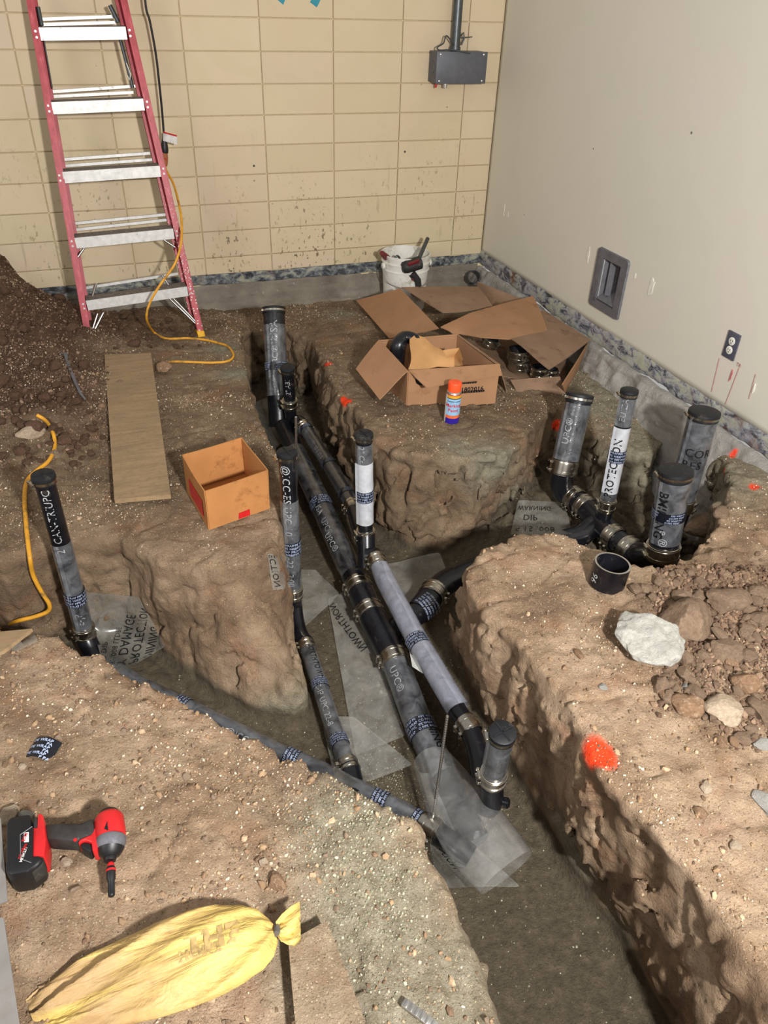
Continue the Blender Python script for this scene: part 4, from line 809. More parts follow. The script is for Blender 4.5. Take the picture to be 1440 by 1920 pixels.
MB().sheet([[(.052,ycn+iw-.02,zcn+ih-.004),(.052,ycn+iw-.02,zcn-ih+.004)],[(-.006,ycn+iw-.002,zcn+ih-.004),(-.006,ycn+iw-.002,zcn-ih+.004)]],.002).build('sloped_side',M['ventm'],vt,False)
oy,oz=-2.364,.366; ot=empty('wall_outlet',(-.004,oy,oz-.057),'dark electrical outlet plate with two white sockets low on the painted wall','outlet')
MB().box((-.004,oy,oz),(.007,.070,.114)).build('cover_plate',simple('dark_plate','4b4b58',.5),ot,True,30,.002)
for s_ in (-.0195,.0195):
    k=MB().lathe((-.007,oy,oz+s_),(-.0105,oy,oz+s_),[(0,.0172),(.003,.0172),(.0035,.0160)],24).build('socket',M['white'],ot)
    for dy in (-.006,.006): MB().box((-.0108,oy+dy,oz+s_+.003),(.001,.0022,.008)).build('slot',M['blk'],k,False)
    MB().lathe((-.0103,oy,oz+s_-.008),(-.0113,oy,oz+s_-.008),[(0,.0025),(.001,.0025)],10).build('slot',M['blk'],k,False)
MB().lathe((-.0075,oy,oz),(-.0095,oy,oz),[(0,.003),(.001,.003)],10).build('screw',M['zinc'],ot)
def chip(px,py,w,h,mat='chip',n=12,x=-.0035,lean=0):
    c=WR(px,py); a=[]; 
    for k in range(n): t=2*math.pi*k/n; r=1+random.uniform(-.3,.3); a.append(Vector((x,c.y+w*math.cos(t)*r+lean*math.sin(t)*h,c.z+h*math.sin(t)*r)))
    return MB().add(a+[p+Vector((.004,0,0)) for p in a],[list(range(n)),list(range(n,2*n))[::-1]]+[[k,(k+1)%n,(k+1)%n+n,k+n] for k in range(n)]).build('plaster_chip' if mat=='chip' else 'pencil_mark',M[mat],wr,False)
for q in [(1104,476,.008,.042),(1191,518,.005,.012),(1222,538,.016,.045),(953,402,.003,.014),(946,392,.0025,.04),(1414,728,.004,.022)]: chip(*q)
chip(1371,704,.004,.030,'redink'); 
for a,b,c_,e in ((1349,672,1334,735),(1386,690,1360,758),(1417,702,1404,748)):
    A=WR(a,b,-.004); Bq=WR(c_,e,-.004); MB().tube([A,(A+Bq)/2,Bq],.0011,4).build('pencil_mark',M['redink'],wr,False)
v,fs,wd=glyphs('T8',.022); c=WR(1381,682,-.0045); link('pencil_mark',MB().add([(c.x,c.y-x,c.z+y) for x,y in v],fs).mesh('pencil_mark',recalc=False),M['redink'],wr)
# ------------------------------------------------------------------ boards, boxes
def slab(name,label,cat,quad,th,mat,z=None,bend=None,n=1):
    P=[G(q[0],q[1],q[2]) for q in quad]; k=max(n,1)
    g=[[ (P[0]*(1-s)+P[1]*s)*(1-t)+(P[3]*(1-s)+P[2]*s)*t for s in [j/k for j in range(k+1)]] for t in [i/k for i in range(k+1)]]
    return solo(name,MB().sheet(g,th).mesh(name),mat,label,cat)
slab('plank','dusty plywood plank lying on the earth between mound and small carton','plank',[(197,671,.010),(284,668,.010),(321,935,.022),(216,944,.022)],.018,M['ply'],n=6)
def panel(parent,name,P,mat,th=.004,n=6,bend=0.,seed=0,rag=0.):
    """cardboard panel from four world corners (hinge edge first), with slight bend"""
    P=[Vector(p) for p in P]; nn=((P[1]-P[0]).cross(P[3]-P[0])).normalized(); g=[]
    for i in range(n+1):
        t=i/n; r=[]
        for j in range(n+1):
            s=j/n; p=(P[0]*(1-s)+P[1]*s)*(1-t)+(P[3]*(1-s)+P[2]*s)*t; r.append(p+nn*(bend*math.sin(math.pi*t)*.5+bend*.6*math.sin(3*s+seed)*t+bend*.3*math.sin(5*s*t+seed)))
        g.append(r)
    return MB().sheet(g,th).build(name,M[mat],parent,True,40)
# small open carton
hz0=0.0; hb=.165
rim=[G(343,853,hb),G(453,821,hb),G(500,882,hb),G(384,920,hb)]; bot=[Vector((p.x,p.y,.004)) for p in rim]
cb=empty('small_carton',(bot[0]+bot[2])/2,'small open orange-brown carton with red tape, empty, near the trench','box')
for k,nm in enumerate(('side_panel','side_panel','side_panel','side_panel')): panel(cb,nm,[bot[k],bot[(k+1)%4],rim[(k+1)%4],rim[k]],'card_o',.004,4,.003,k)
panel(cb,'base_panel',bot,'card_o',.004,2)
tp=lambda a,b,s,h: a+(b-a)*s+Vector((0,0,h))
f0,f1=bot[3],bot[2]; nrm=((f1-f0).cross(UP)).normalized()*1; nrm=nrm if nrm.dot(CC-f0)>0 else -nrm
panel(cb,'red_tape',[tp(f0,f1,.47,.004)+nrm*.006,tp(f0,f1,.66,.004)+nrm*.006,tp(f0,f1,.66,.030)+nrm*.006,tp(f0,f1,.48,.028)+nrm*.006],'red',.0008,2)
e0,e1=bot[0],bot[3]; nr2=((e1-e0).cross(UP)).normalized(); nr2=nr2 if nr2.dot(CC-e0)>0 else -nr2
nr2=-nr2 if (e0+nr2*.1-(bot[1]+bot[2])/2).length<(e0-(bot[1]+bot[2])/2).length else nr2
panel(cb,'red_label',[tp(e0,e1,.25,.03)+nr2*.007,tp(e0,e1,.85,.03)+nr2*.007,tp(e0,e1,.85,.10)+nr2*.007,tp(e0,e1,.25,.10)+nr2*.007],'red',.0008,2)
# carton with flaps
h2=.165; FL=G(766,696,h2); BL=G(712,638,h2); BRr=G(858,627,h2); FRr=G(936,684,h2)
rim=[BL,BRr,FRr,FL]; zb=-.028; bot=[Vector((p.x,p.y,zb)) for p in rim]
c2=empty('printed_carton',(bot[0]+bot[2])/2,'brown printed carton with spread flaps, kraft paper and black fittings inside','box')
for k in range(4): panel(c2,'side_panel',[bot[k],bot[(k+1)%4],rim[(k+1)%4],rim[k]],'card',.005,4,.002,k)
panel(c2,'base_panel',bot,'card',.005,2)
panel(c2,'flap',[BL,FL,G(712,749,.04),G(669,694,.06)],'card',.005,5,-.006,1)
panel(c2,'flap',[FL+Vector((0,0,.002)),FRr+Vector((0,0,.002)),G(941,705,h2-.02),G(800,727,h2-.035)],'card',.005,5,.004,2)
panel(c2,'flap',[BL,BRr,G(850,640,h2-.10),G(735,660,h2-.10)],'card',.005,5,.004,3)
panel(c2,'flap',[BRr,FRr,G(950,737,-.02),G(925,700,.02)],'card2',.005,5,.006,4)
fx=(bot[2]-bot[3]); fn=fx.cross(UP).normalized(); fn=fn if fn.dot(CC-bot[3])>0 else -fn; fd=fx.normalized()
def face_text(parent,o,dx,n,txt,size,x0,z0,mat='ink',bold=.0,shear=0.):
    v,fs,wd=glyphs(txt,size,1,bold); return link('lettering',MB().add([o+dx*(x0+x+y*shear)+UP*(z0+y)+n*.007 for x,y in v],fs).mesh('lettering',recalc=False),M[mat],parent)
face_text(c2,bot[3],fd,fn,'1802016',.030,fx.length-.17,.085,'ink',.02)
for x0,z0,L_,h_,sh in ((fx.length-.170,.066,.110,.012,0),(fx.length-.240,.022,.050,.013,0),(fx.length-.205,.113,.095,.010,.006)):
    x_=x0
    while x_<x0+L_: 
        w2=random.uniform(.006,.011); o_=bot[3]+fn*.0075; MB().add([o_+fd*x_+UP*z0,o_+fd*(x_+w2)+UP*z0,o_+fd*(x_+w2+sh)+UP*(z0+h_),o_+fd*(x_+sh)+UP*(z0+h_)],[(0,1,2,3)]).build('smudged_print',M['ink'],c2,False); x_+=w2+.0025
oc=bot[3]+fd*(fx.length-.225)+UP*.122+fn*.007; MB().lathe(oc,oc+fn,[(0,.013),(.0006,.013)],18).build('logo_disc',M['ink'],c2,False)
lx=(bot[3]-bot[0]).normalized(); ln=UP.cross(lx).normalized(); ln=ln if ln.dot(bot[0]-bot[1])>0 else -ln
for k in range(3): panel(c2,'printed_label',[bot[0]+lx*(.11+.0*k)+UP*(.03+.035*k)+ln*.007,bot[0]+lx*(.19)+UP*(.03+.035*k)+ln*.007,bot[0]+lx*.19+UP*(.045+.035*k)+ln*.007,bot[0]+lx*.11+UP*(.045+.035*k)+ln*.007],'ink',.0005,1)
hs=[bot[3]+fd*(.03+.035+.033*math.cos(a))+UP*(.150+.028*math.sin(a))+fn*.0065 for a in [math.pi*2*k/20 for k in range(20)]]; MB().add(hs,[list(range(20))]).build('hand_hole',M['blk'],c2,False)
# kraft paper and fittings in it
kp=[(768,640),(778,633),(795,636),(815,652),(832,662),(857,655),(868,680)]; kb=[(768,694),(782,693),(800,690),(820,689),(838,688),(852,687),(868,686)]
kp=[(a,b-4) for a,b in kp]
g=[[ (lambda s,t,a,b: G(a[0]*(1-t)+b[0]*t,a[1]*(1-t)+b[1]*t,(h2+.06)*(1-t)+(h2-.01)*t)+Vector((.006*math.sin(9*s+4*t),.010*math.sin(13*s+7*t),0)))(j/6,i/8,kp[j],kb[j]) for j in range(7)] for i in range(9)]
solo('kraft_paper',MB().sheet(g,.001).mesh('kraft_paper',True,60),M['kraft'],'crumpled kraft paper standing in the printed carton','paper')
_fp=smoothpath([G(742,694,.04),G(744,668,.12),G(748,646,.18),G(758,634,.20),G(774,634,.205),G(790,642,.20),G(808,653,.18)]); solo('pipe_fitting',MB().tube(_fp,[.040-.032*(i/(len(_fp)-1))**2.2 for i in range(len(_fp))],18).mesh('pipe_fitting',True,60),M['iron'],'black pipe bend sticking out of the printed carton behind kraft paper','pipe fitting')
# large flattened carton
b3=empty('large_carton',G(950,690,-.07),'large collapsed brown carton with flaps folded open over metal couplings','box')
panel(b3,'flap',[G(751,541,.10),G(823,616,.10),G(731,636,-.03),G(667,563,-.08)],'card',.005,6,.006,1)
panel(b3,'flap',[G(896,538,.07),G(753,539,.10),G(830,584,.06),G(923,577,.06)],'card2',.005,8,.012,2)
panel(b3,'side_panel',[G(896,528,.05),G(980,562,.03),G(924,579,-.02),G(892,560,-.08)],'card2',.005,6,.006,3)
g=[]; top_=[(826,614,.10),(882,588,.11),(935,573,.11),(999,556,.09)]; mid_=[(838,620,.09),(900,606,.12),(962,594,.12),(1017,590,.08)]; bt_=[(852,626,.08),(905,634,.11),(954,637,.11),(1027,625,.07)]
def rowp(r,s): 
    f=s*3; i=min(int(f),2); a,b=r[i],r[i+1]; t=f-i; return G(a[0]*(1-t)+b[0]*t,a[1]*(1-t)+b[1]*t,a[2]*(1-t)+b[2]*t)
for t in [i/8 for i in range(9)]:
    g.append([ (rowp(top_,s)*(1-t)*(1-t)+rowp(mid_,s)*2*t*(1-t)+rowp(bt_,s)*t*t) for s in [j/12 for j in range(13)]])
MB().sheet(g,.005).build('flap',M['card'],b3,True,40)
panel(b3,'flap',[G(1017,583,.07),G(1107,639,.03),G(1030,692,.09),G(957,638,.10)],'card2',.005,8,.010,4)
panel(b3,'side_panel',[G(1060,738,-.10),G(1106,650,-.10),G(1104,640,.02),G(1056,722,.0)],'card',.005,5,.004,5)
panel(b3,'side_panel',[G(971,738,-.07),G(1060,740,-.09),G(1050,706,-.03),G(957,712,-.02)],'card2',.005,5,.004,6)
panel(b3,'base_panel',[G(860,600,-.09),G(1060,600,-.11),G(1060,722,-.085),G(938,705,-.06)],'card2',.004,6,.003,7)
def cpl(px,py,z,r,L,label,tilt=(0,0,1)):
    c=G(px,py,z); root=empty('pipe_coupling',c-Vector((0,0,L/2)),label,'coupling','loose couplings in the large carton'); coupling(root,c,Vector(tilt),r,L,.8,'shield'); MB().lathe(c-Vector(tilt).normalized()*L*.52,c+Vector(tilt).normalized(),[(0,r*.97),(0,r+.001),(L*1.04,r+.001),(L*1.04,r*.90),(L*.1,r*.90)],28,False).build('gasket',M['rubber'],root); return root
cpl(974,683,-.03,.050,.05,'wide black-lined coupling, lower one of the stack in the large carton'); cpl(972,664,.025,.050,.05,'wide black-lined coupling, upper one of the stack in the large carton'); cpl(1011,697,-.03,.038,.05,'shiniest small coupling beside the stack at the carton\'s front edge'); cpl(1033,699,-.04,.030,.04,'dark small coupling half hidden at the right of the shiny one'); cpl(918,640,-.02,.045,.04,'coupling lying flat in shadow under the middle flap',(.3,-.2,.9))
# spray can
cbm=G(846,789,-.005); cn=empty('spray_can',cbm,'orange-capped marking paint spray can standing before the printed carton','spray can')
sw=[('2c1c8c',.0,.026),('e06a38',.026,.040),('8fb8d8',.040,.118),('1c1c22',.118,.121),('d8a030',.121,.134),('c43a3a',.134,.138)]
ctop=cbm+Vector((.004,.002,.2)); 
for k,(c_,a,b) in enumerate(sw): MB().lathe(cbm,ctop,[(a,.0325 if k else .030),(a+.0005,.033),(b,.033)],28,k==0).build('label_band',simple('can_paint_%d'%k,c_,.35),cn)
MB().lathe(cbm,ctop,[(.138,.033),(.145,.031),(.148,.027)],28).build('shoulder',M['zinc'],cn); MB().lathe(cbm,ctop,[(.146,.0285),(.180,.030),(.186,.028),(.188,.0)],28).build('cap',simple('orange_cap','ff5428',.4),cn)
for tx,sz,t0,aa,mt in (('Construction',.011,.108,.55,'ink'),('Marking',.022,.088,.55,'red'),('Paint',.022,.066,.40,'red')):
    mb=MB(); ring_text(mb,tx,sz,cbm,N(ctop-cbm)*1,0,.033,0); 
    d=N(ctop-cbm); u=CC-cbm; u=(u-d*u.dot(d)).normalized(); w_=d.cross(u); v,fs,wd=glyphs(tx,sz,1,.02); 
    link('lettering',MB().add([cbm+d*(t0+y)+(u*math.cos(a0)+w_*math.sin(a0))*.0336 for x,y in v for a0 in [(x-wd*.5)/.033+.12]],fs).mesh('lettering',recalc=False),M[mt],cn)
d=N(ctop-cbm); u=CC-cbm; u=(u-d*u.dot(d)).normalized(); w_=d.cross(u)
g=[[cbm+d*(.003+.130*i/4)+(u*math.cos(a)+w_*math.sin(a))*.0335 for a in (-1.5,-1.3,-1.1,-.95)] for i in range(5)]; MB().sheet(g,.0003).build('text_panel',M['paper_w'],cn,True)
# bucket with tools
bkc=Vector((-.635,-.215,-.17)); bk=empty('bucket',bkc,'white plastic bucket of tools against the wall behind the cartons','bucket')
MB().lathe(bkc,bkc+UP,[(0,.0),(0,.126),(.004,.130),(.27,.144),(.27,.150),(.276,.151),(.282,.146),(.315,.147),(.315,.153),(.322,.154),(.328,.149),(.352,.150),(.354,.157),(.368,.158),(.370,.154),(.368,.147),(.02,.126),(.018,.0)],40,False).build('pail',M['white'],bk,True,40)
for s_ in (-1,1): MB().lathe(bkc+Vector((s_*.150,-.02,.30)),bkc+Vector((s_*.175,-.02,.30)),[(0,.02),(.012,.02),(.016,.014)],14).build('handle_ear',M['white'],bk)
MB().tube(smoothpath([bkc+Vector((-.165,-.02,.30)),bkc+Vector((-.15,-.10,.22)),bkc+Vector((-.02,-.172,.19)),bkc+Vector((.12,-.12,.22)),bkc+Vector((.165,-.02,.30))]),.003,8).build('bail_handle',M['zinc'],bk)
def bp(px,py,y): return WB(px,py,y)
tw=empty('cordless_tool',bp(775,520,-.40),'dark cordless tool with red trim hooked over the bucket rim','power tool'); yb=-.36
a,b=bp(757,502,yb),bp(788,492,yb); MB().lathe(a-(b-a).normalized()*.01,b,[(0,.025),(.008,.034),(.03,.040),((b-a).length+.01,.040),((b-a).length+.016,.030)],22).build('motor_housing',M['dgrey'],tw,True,40)
MB().lathe(bp(784,488,yb),bp(802,447,yb+.12),[(0,.013),(.02,.013),((bp(784,488,yb)-bp(802,447,yb+.12)).length,.012)],14).build('steel_rod',M['cond'],tw)
MB().box((a+b)/2+Vector((-.005,-.035,.025)),(.075,.015,.022),Euler((.3,-.25,0)).to_matrix()).build('red_trim',M['dred'],tw,True,30,.003)
MB().tube([bp(772,512,yb),bp(783,526,yb),bp(785,540,yb)],[.024,.022,.020],14).build('grip',M['dgrey'],tw); MB().box(bp(786,547,yb),(.105,.065,.045),Euler((0,.1,0)).to_matrix()).build('battery',M['dred'],tw,True,30,.008)
MB().box(bp(776,522,yb),(.035,.03,.02)).build('trigger',M['dred'],tw,True,30,.005)
MB().tube([bp(716,474,-.28),bp(724,482,-.24),bp(731,488,-.22)],[.014,.020,.018],12).build('red_tool',M['dred'],None); o=bpy.data.objects['red_tool']; o.name='tool_handle'; tag(o,'red tool handle leaning inside the left of the bucket','tool')
mk=MB().tube(smoothpath([bp(741,492,-.22),bp(741,484,-.22),bp(745,480,-.22),bp(749,484,-.22),bp(749,492,-.22)]),.007,10).build('hook_tool',M['cond'],None); tag(mk,'grey hook showing above the front rim inside the bucket','tool')
# pipe stub on the back footing, ring offcut on the right bank
pa,pb=WB(889,519,-.17),WB(882,521,-.06); 
def stub(name,label,a,b,r,L=None,ttl=None):
    L=L or (b-a).length; o=empty(name,a if a.z<b.z else b,label,'pipe offcut'); MB().lathe(a,b,[(0,r*.88),(0,r),(L,r),(L,r*.88),(0,r*.88)],32,False).build('pipe_wall',M['iron'],o,True,40); MB().lathe(a,b,[(-.0008,r*.885),(-.0008,r*.995)],32,False).build('cut_rim',M['zinc'] if r>.05 else M['rubber'],o,False); return o
stub('pipe_offcut','short black pipe offcut lying in the back corner of the room',pa,pb,.043)
c0=GP(1142,1085); rt=G(1149,1056,.115); st=stub('pipe_offcut','black pipe ring marked 96 standing on the right bank beside the pit',rt,Vector((rt.x-.006,rt.y+.0,.035)),.057)
cyl_text(st,'96',.034,rt,Vector((rt.x-.006,rt.y,.035)),.030,.0572,M['stamp'],.75,True)
# tape piece on the front bank
tcn=GP(82,1408)+Vector((0,0,.012)); tpx=N(GP(104,1412)-GP(60,1404)); tpy=tpx.cross(UP); tpy=tpy if tpy.y>0 else -tpy
tr_=empty('tape_scrap',tcn,'curled black scrap of pipe wrap tape with white print on the left bank','tape'); g=[[tcn+tpx*.032*s+tpy*.028*t+UP*(.016*math.cos(s*1.4)-.012) for s in [i/6-1 for i in range(13)]] for t in (-1,-.5,0,.5,1)]
MB().sheet(g,.0012).build('tape_strip',M['tape'],tr_,True,60)
for k in range(6):
    v,fs,wd=glyphs(['PE WRAP','PA','PE WRAP','PA','PE WRAP','P PA'][k],.0105,1.05,.03); x0=-.030 if k%2==0 else .006; out=[]
    for x,y in v: X=min(x0+x,.031); out.append(tcn+tpx*X+tpy*(.020-.0092*k+y)+UP*(.016*math.cos(X/.032*1.4)-.012+.0008)+(CC-tcn).normalized()*.0006)
    link('lettering',MB().add(out,fs).mesh('lettering',recalc=False),M['tink'],tr_)
# ------------------------------------------------------------------ impact driver on the front bank
ZD=.135
def U(px,py,h=0.,zg=ZD): return G(px,py,zg+h)
def prism(parent,name,poly,h0,h1,mat,bev=.004,taper=0.):
    n=len(poly); c=np.mean(np.array(poly),0); a=[U(x,y,h0) for x,y in poly]; b=[U(x+(c[0]-x)*taper,y+(c[1]-y)*taper,0)+UP*h1-UP*0 for x,y in poly]
    ca=[Vector((p.x,p.y,ZD+h0)) for p in [U(x,y,(h0+h1)/2) for x,y in poly]]; cb_=[Vector((p.x,p.y,ZD+h1)) for p in [U(x+(c[0]-x)*taper,y+(c[1]-y)*taper,(h0+h1)/2) for x,y in poly]]
    return MB().add(ca+cb_,[list(range(n))[::-1],list(range(n,2*n))]+[[k,(k+1)%n,(k+1)%n+n,k+n] for k in range(n)]).build(name,M[mat],parent,True,40,bev,2)
dv=empty('impact_driver',U(120,1600),'red and black cordless impact driver lying on the left front bank','power tool')
q=lambda L:[(x/5.54,1520+y/5.54) for x,y in L]
bt=prism(dv,'battery',q([(105,230),(140,160),(360,125),(372,300),(372,560),(480,560),(470,630),(330,735),(150,768),(98,730),(105,480)]),.0,.066,'blk',.007)
prism(dv,'battery_top',q([(190,260),(330,160),(350,190),(345,540),(215,515),(185,460)]),.060,.0665,'blk',.002)
prism(dv,'base_shell',q([(362,265),(418,262),(425,125),(455,112),(482,135),(512,380),(495,555),(352,572)]),.004,.062,'red',.006)
prism(dv,'release_tab',q([(365,130),(415,120),(420,235),(368,245)]),.02,.060,'dgrey',.003); prism(dv,'rail_slot',q([(365,600),(470,470),(472,610),(350,700)]),.02,.058,'dgrey',.003)
prism(dv,'handle',q([(478,192),(640,182),(860,182),(985,120),(1010,290),(850,350),(815,375),(680,365),(505,355)]),.010,.050,'dgrey',.010)
prism(dv,'trigger_guard',q([(825,385),(850,345),(960,300),(1010,210),(1040,330),(1030,460),(975,470),(965,380),(900,355)]),.012,.048,'red',.005)
prism(dv,'trigger',q([(845,400),(890,365),(955,380),(975,450),(940,475),(870,435)]),.015,.045,'blk',.007)
def dl(name,p,mat,L=None,n=26):
    a=U(*q([p[0]])[0],.034,ZD); b=U(*q([p[1]])[0],.034,ZD); return a,b
a,b=dl('',((1128,45),(1152,300)),'red'); Lh=(b-a).length
MB().lathe(a,b,[(0,.018),(.004,.025),(.012,.029),(Lh*.8,.030),(Lh,.028)],26).build('motor_housing',M['red'],dv,True,40)
MB().lathe(a,b,[(-.004,.012),(-.004,.020),(.006,.0255)],22).build('rear_cap',M['blk'],dv)
a2,b2=b,U(*q([(1146,430)])[0],.030,ZD); L2=(b2-a2).length; MB().lathe(a2,b2,[(-.004,.0275),(0,.0295),(L2*.4,.0285),(L2*.75,.026)],26).build('gear_case',M['ventm'],dv)
a3,b3_=a2+(b2-a2)*.7,U(*q([(1140,525)])[0],.028,ZD); L3=(b3_-a3).length; MB().lathe(a3,b3_,[(0,.0265),(L3*.5,.020),(L3*.7,.012),(L3*.8,.0125),(L3,.011),(L3,.005)],24).build('nose',M['blk'],dv)
a4,b4=U(*q([(1150,540)])[0],.026,ZD),U(*q([(1158,890)])[0],.018,ZD); L4=(b4-a4).length; MB().lathe(a4,b4,[(0,.005),(.004,.007),(.010,.007)],16).build('chuck_ring',M['red'],dv); bb=MB().lathe(a4,b4,[(.006,.006),(.012,.0088),(L4*.2,.0088),(L4*.5,.0085),(L4*.55,.0068),(L4-.002,.0065),(L4,.005)],16).build('nut_driver',M['blk'],dv); MB().lathe(a4,b4,[(.014,.0089),(.014,.0094),(.018,.0094),(.018,.0089)],16,False).build('red_band',M['red'],bb)
prism(dv,'vent_slot',q([(1085,200),(1120,110),(1128,215)]),.055,.064,'blk',.001)
hc=U(*q([(780,300)])[0],.050,ZD); MB().lathe(hc-UP*.002,hc+UP,[(0,.0035),(.002,.0035)],10).build('screw',M['red'],dv)
lb=prism(dv,'label_plate',q([(247,232),(300,222),(300,325),(250,330)]),.0655,.0672,'paper_w',.0002)
def flat_text(parent,txt,size,px,py,h,ang,mat,zg=ZD,bold=.02):
    v,fs,wd=glyphs(txt,size,1,bold); o=U(px,py,h,zg); ex=N(U(px+10,py,h,zg)-o); ey=UP.cross(ex); ca_,sa=math.cos(ang),math.sin(ang)
    return link('lettering',MB().add([o+ex*(x*ca_-y*sa)+ey*(x*sa+y*ca_)+UP*.0004 for x,y in v],fs).mesh('lettering',recalc=False),M[mat],parent)
flat_text(dv,'M18',.0095,*q([(272,238)])[0],.0675,-math.pi/2,'red'); flat_text(dv,'LITHIUM',.0075,*q([(272,385)])[0],.0672,-math.pi/2,'paper_w'); flat_text(dv,'RED',.007,*q([(272,345)])[0],.0672,-math.pi/2,'red'); flat_text(dv,'XC 5.0',.007,*q([(243,390)])[0],.0672,-math.pi/2,'red')
for s_ in ((210,250,215,500),(215,500,325,540),(210,250,335,165)):
    pA=U(*q([(s_[0],s_[1])])[0],.0668,ZD); pB=U(*q([(s_[2],s_[3])])[0],.0668,ZD); MB().tube([pA,pB],.0009,5).build('trim_line',M['ventm'],bt,False)
# ------------------------------------------------------------------ yellow sand bag
def bag_mat():
    t=NT('yellow_woven_bag'); pos=t.n('ShaderNodeNewGeometry').outputs['Position']; c=t.ramp(t.noise(5,4,.6,pos),[(.3,'c9ab5a'),(.7,'d9be6c')])
    m=t.n('ShaderNodeMapping'); m.inputs['Rotation'].default_value=(0,0,-.5); m.inputs['Scale'].default_value=(3,14,6); t.l(pos,m.inputs[0])
    sp=t.n('ShaderNodeSeparateXYZ'); t.l(pos,sp.inputs[0]); lf_=t.grey(sp.outputs[0],-2.40,-2.68,.25,1.)
    c=t.mix(t.math('MULTIPLY',lf_,t.grey(t.noise(1.3,5,.7,m.outputs[0],.6),.34,.54)),c,'a98a5e'); c=t.mix(t.grey(t.noise(15,6,.75,pos,.5),.52,.66,0,.6),c,'a07f52')
    t.col(c); t.rough(.6); b=t.bump(t.noise(1.6,4,.65,m.outputs[0],1.2),.4,.03); b=t.bump(t.noise(22,4,.6,pos,1.),.3,.01,b); t.bump(t.vor(420,vec=pos),.12,.001,b); return t.m
M['bag']=bag_mat()
sg=empty('sand_bag',GP(300,1830),'yellow tube sandbag with tied frilled end lying on the front bank','bag')
spn=[(62,1912,38,.018),(100,1895,52,.030),(150,1875,66,.042),(200,1855,77,.052),(260,1832,85,.062),(320,1808,88,.070),(380,1785,87,.074),(430,1768,80,.072),(470,1756,67,.062),(498,1749,46,.046),(512,1746,24,.030),(519,1744,9,.014)]
dirp=N((450,-165,0)); prp=Vector((-dirp.y,dirp.x,0)); g=[]; zgb=.108
fine=[]
for i in range(len(spn)-1):
    for k in range(5): t=k/5; fine.append([spn[i][m]*(1-t)+spn[i+1][m]*t for m in range(4)])
fine.append(spn[-1])
for i,(x,y,hwp,ht) in enumerate(fine):
    c=U(x,y,0,zgb+ht*.5); e=U(x+prp.x*hwp,y+prp.y*hwp,0,zgb+ht*.5)-c; e.z=0; tk=i/len(fine); row=[]
    for k in range(96):
        a=2*math.pi*k/96; ca_,sa=math.cos(a),math.sin(a); r=1+.02*math.sin(5*a+i*.3)
        fold=0.
        if sa>0: fold=.014*(1-abs(math.sin((ca_*1.5+tk*2.4)*2.3)))**3*max(0,1-tk*1.15)+.006*(1-abs(math.sin((ca_*2.6-tk*3.1)*2.9)))**3*max(0,1-tk)+.004*math.sin(ca_*9+tk*20)
        zz=(sa*.42 if sa>0 else sa*.42)*ht*2*(1-.15*ca_*ca_); row.append(c+e*ca_*r+UP*(zz*.5+fold*min(1,hwp/50)))
    row.append(row[0].copy()); g.append(row)
bagm=MB().sheet(g).build('bag_body',M['bag'],sg,True,180)
fr_=[[(519,1752),(519,1742)],[(528,1765),(517,1728)],[(540,1772),(528,1715)],[(552,1775),(545,1700)],[(564,1765),(562,1690)]]
g=[[U(a[0]*(1-t)+b[0]*t,a[1]*(1-t)+b[1]*t,.030+.012*math.sin(t*13+i),.10) for t in [k/10 for k in range(11)]] for i,(b,a) in enumerate(fr_)]
MB().sheet(g,.001).build('tied_end',M['bag'],sg,True,180); MB().tube([U(517,1752,.03,.10),U(520,1746,.045,.10),U(519,1738,.03,.10)],.006,8).build('tie',M['ventm'],sg)
g=[[U(78+8*s,1862-16*s+t*30+s*2,.012,.11) for s in (0,.5,1.,2.)] for t in (0,.5,1)]; MB().sheet(g,.001).build('corner_seam',M['bag'],sg,True)
BB=BVHTree.FromPolygons([tuple(bagm.matrix_local@v.co+sg.location) for v in bagm.data.vertices],[list(p.vertices) for p in bagm.data.polygons])
fmat=simple('faded_print','b39660',.8,0,.3,60)
for tx,sz,px,py,an in (('THE',.048,345,1772,.28),('HOME',.024,335,1795,.28)):
    v,fs,wd=glyphs(tx,sz,1.05,.05); o=U(px,py,.07,.11); ex=N(U(px+10,py,.07,.11)-o); ey=UP.cross(ex); out=[]
    for x,y in v:
        p=o+ex*(x*math.cos(an)-y*math.sin(an))+ey*(x*math.sin(an)+y*math.cos(an)); h=BB.ray_cast(CC,(p-CC).normalized()); out.append((h[0] if h[0] else p)+(CC-p).normalized()*.0012)
    link('lettering',MB().add(out,fs).mesh('lettering',recalc=False),fmat,sg)
# ------------------------------------------------------------------ sheets at the left edge, buried boards, strip, bar
slab('metal_sheet','grey metal sheet edge at far left beside the impact driver','sheet',[(-60,1500,.16),(2,1535,.17),(15,1690,.16),(-60,1720,.16)],.003,M['lgrey'],n=3)
slab('metal_sheet','grey metal sheet edge at the bottom left corner by the bag','sheet',[(-80,1715,.17),(8,1722,.18),(38,1925,.17),(-60,2000,.17)],.003,M['lgrey'],n=3)
_b=slab('board','soil-coloured board end buried beside the tied end of the bag','board',[(540,1778,.094),(612,1738,.088),(684,1925,.096),(560,1990,.096)],.022,M['soil'],n=8)
_b.data.color_attributes.new('soil','FLOAT_COLOR','POINT').data.foreach_set('color',[1,.35,0,0]*len(_b.data.vertices))
slab('board','brown board end with torn grey film edge at the far left bank','board',[(-60,1195,.055),(62,1184,.066),(8,1226,.072),(-60,1250,.07)],.010,M['ply'],n=3)
g=[[GP(a,b)+Vector((0,0,.012)) for a,b in r] for r in (((20,1222),(40,1208),(64,1182)),((28,1225),(48,1216),(67,1195)),((34,1227),(56,1216),(72,1208)))]
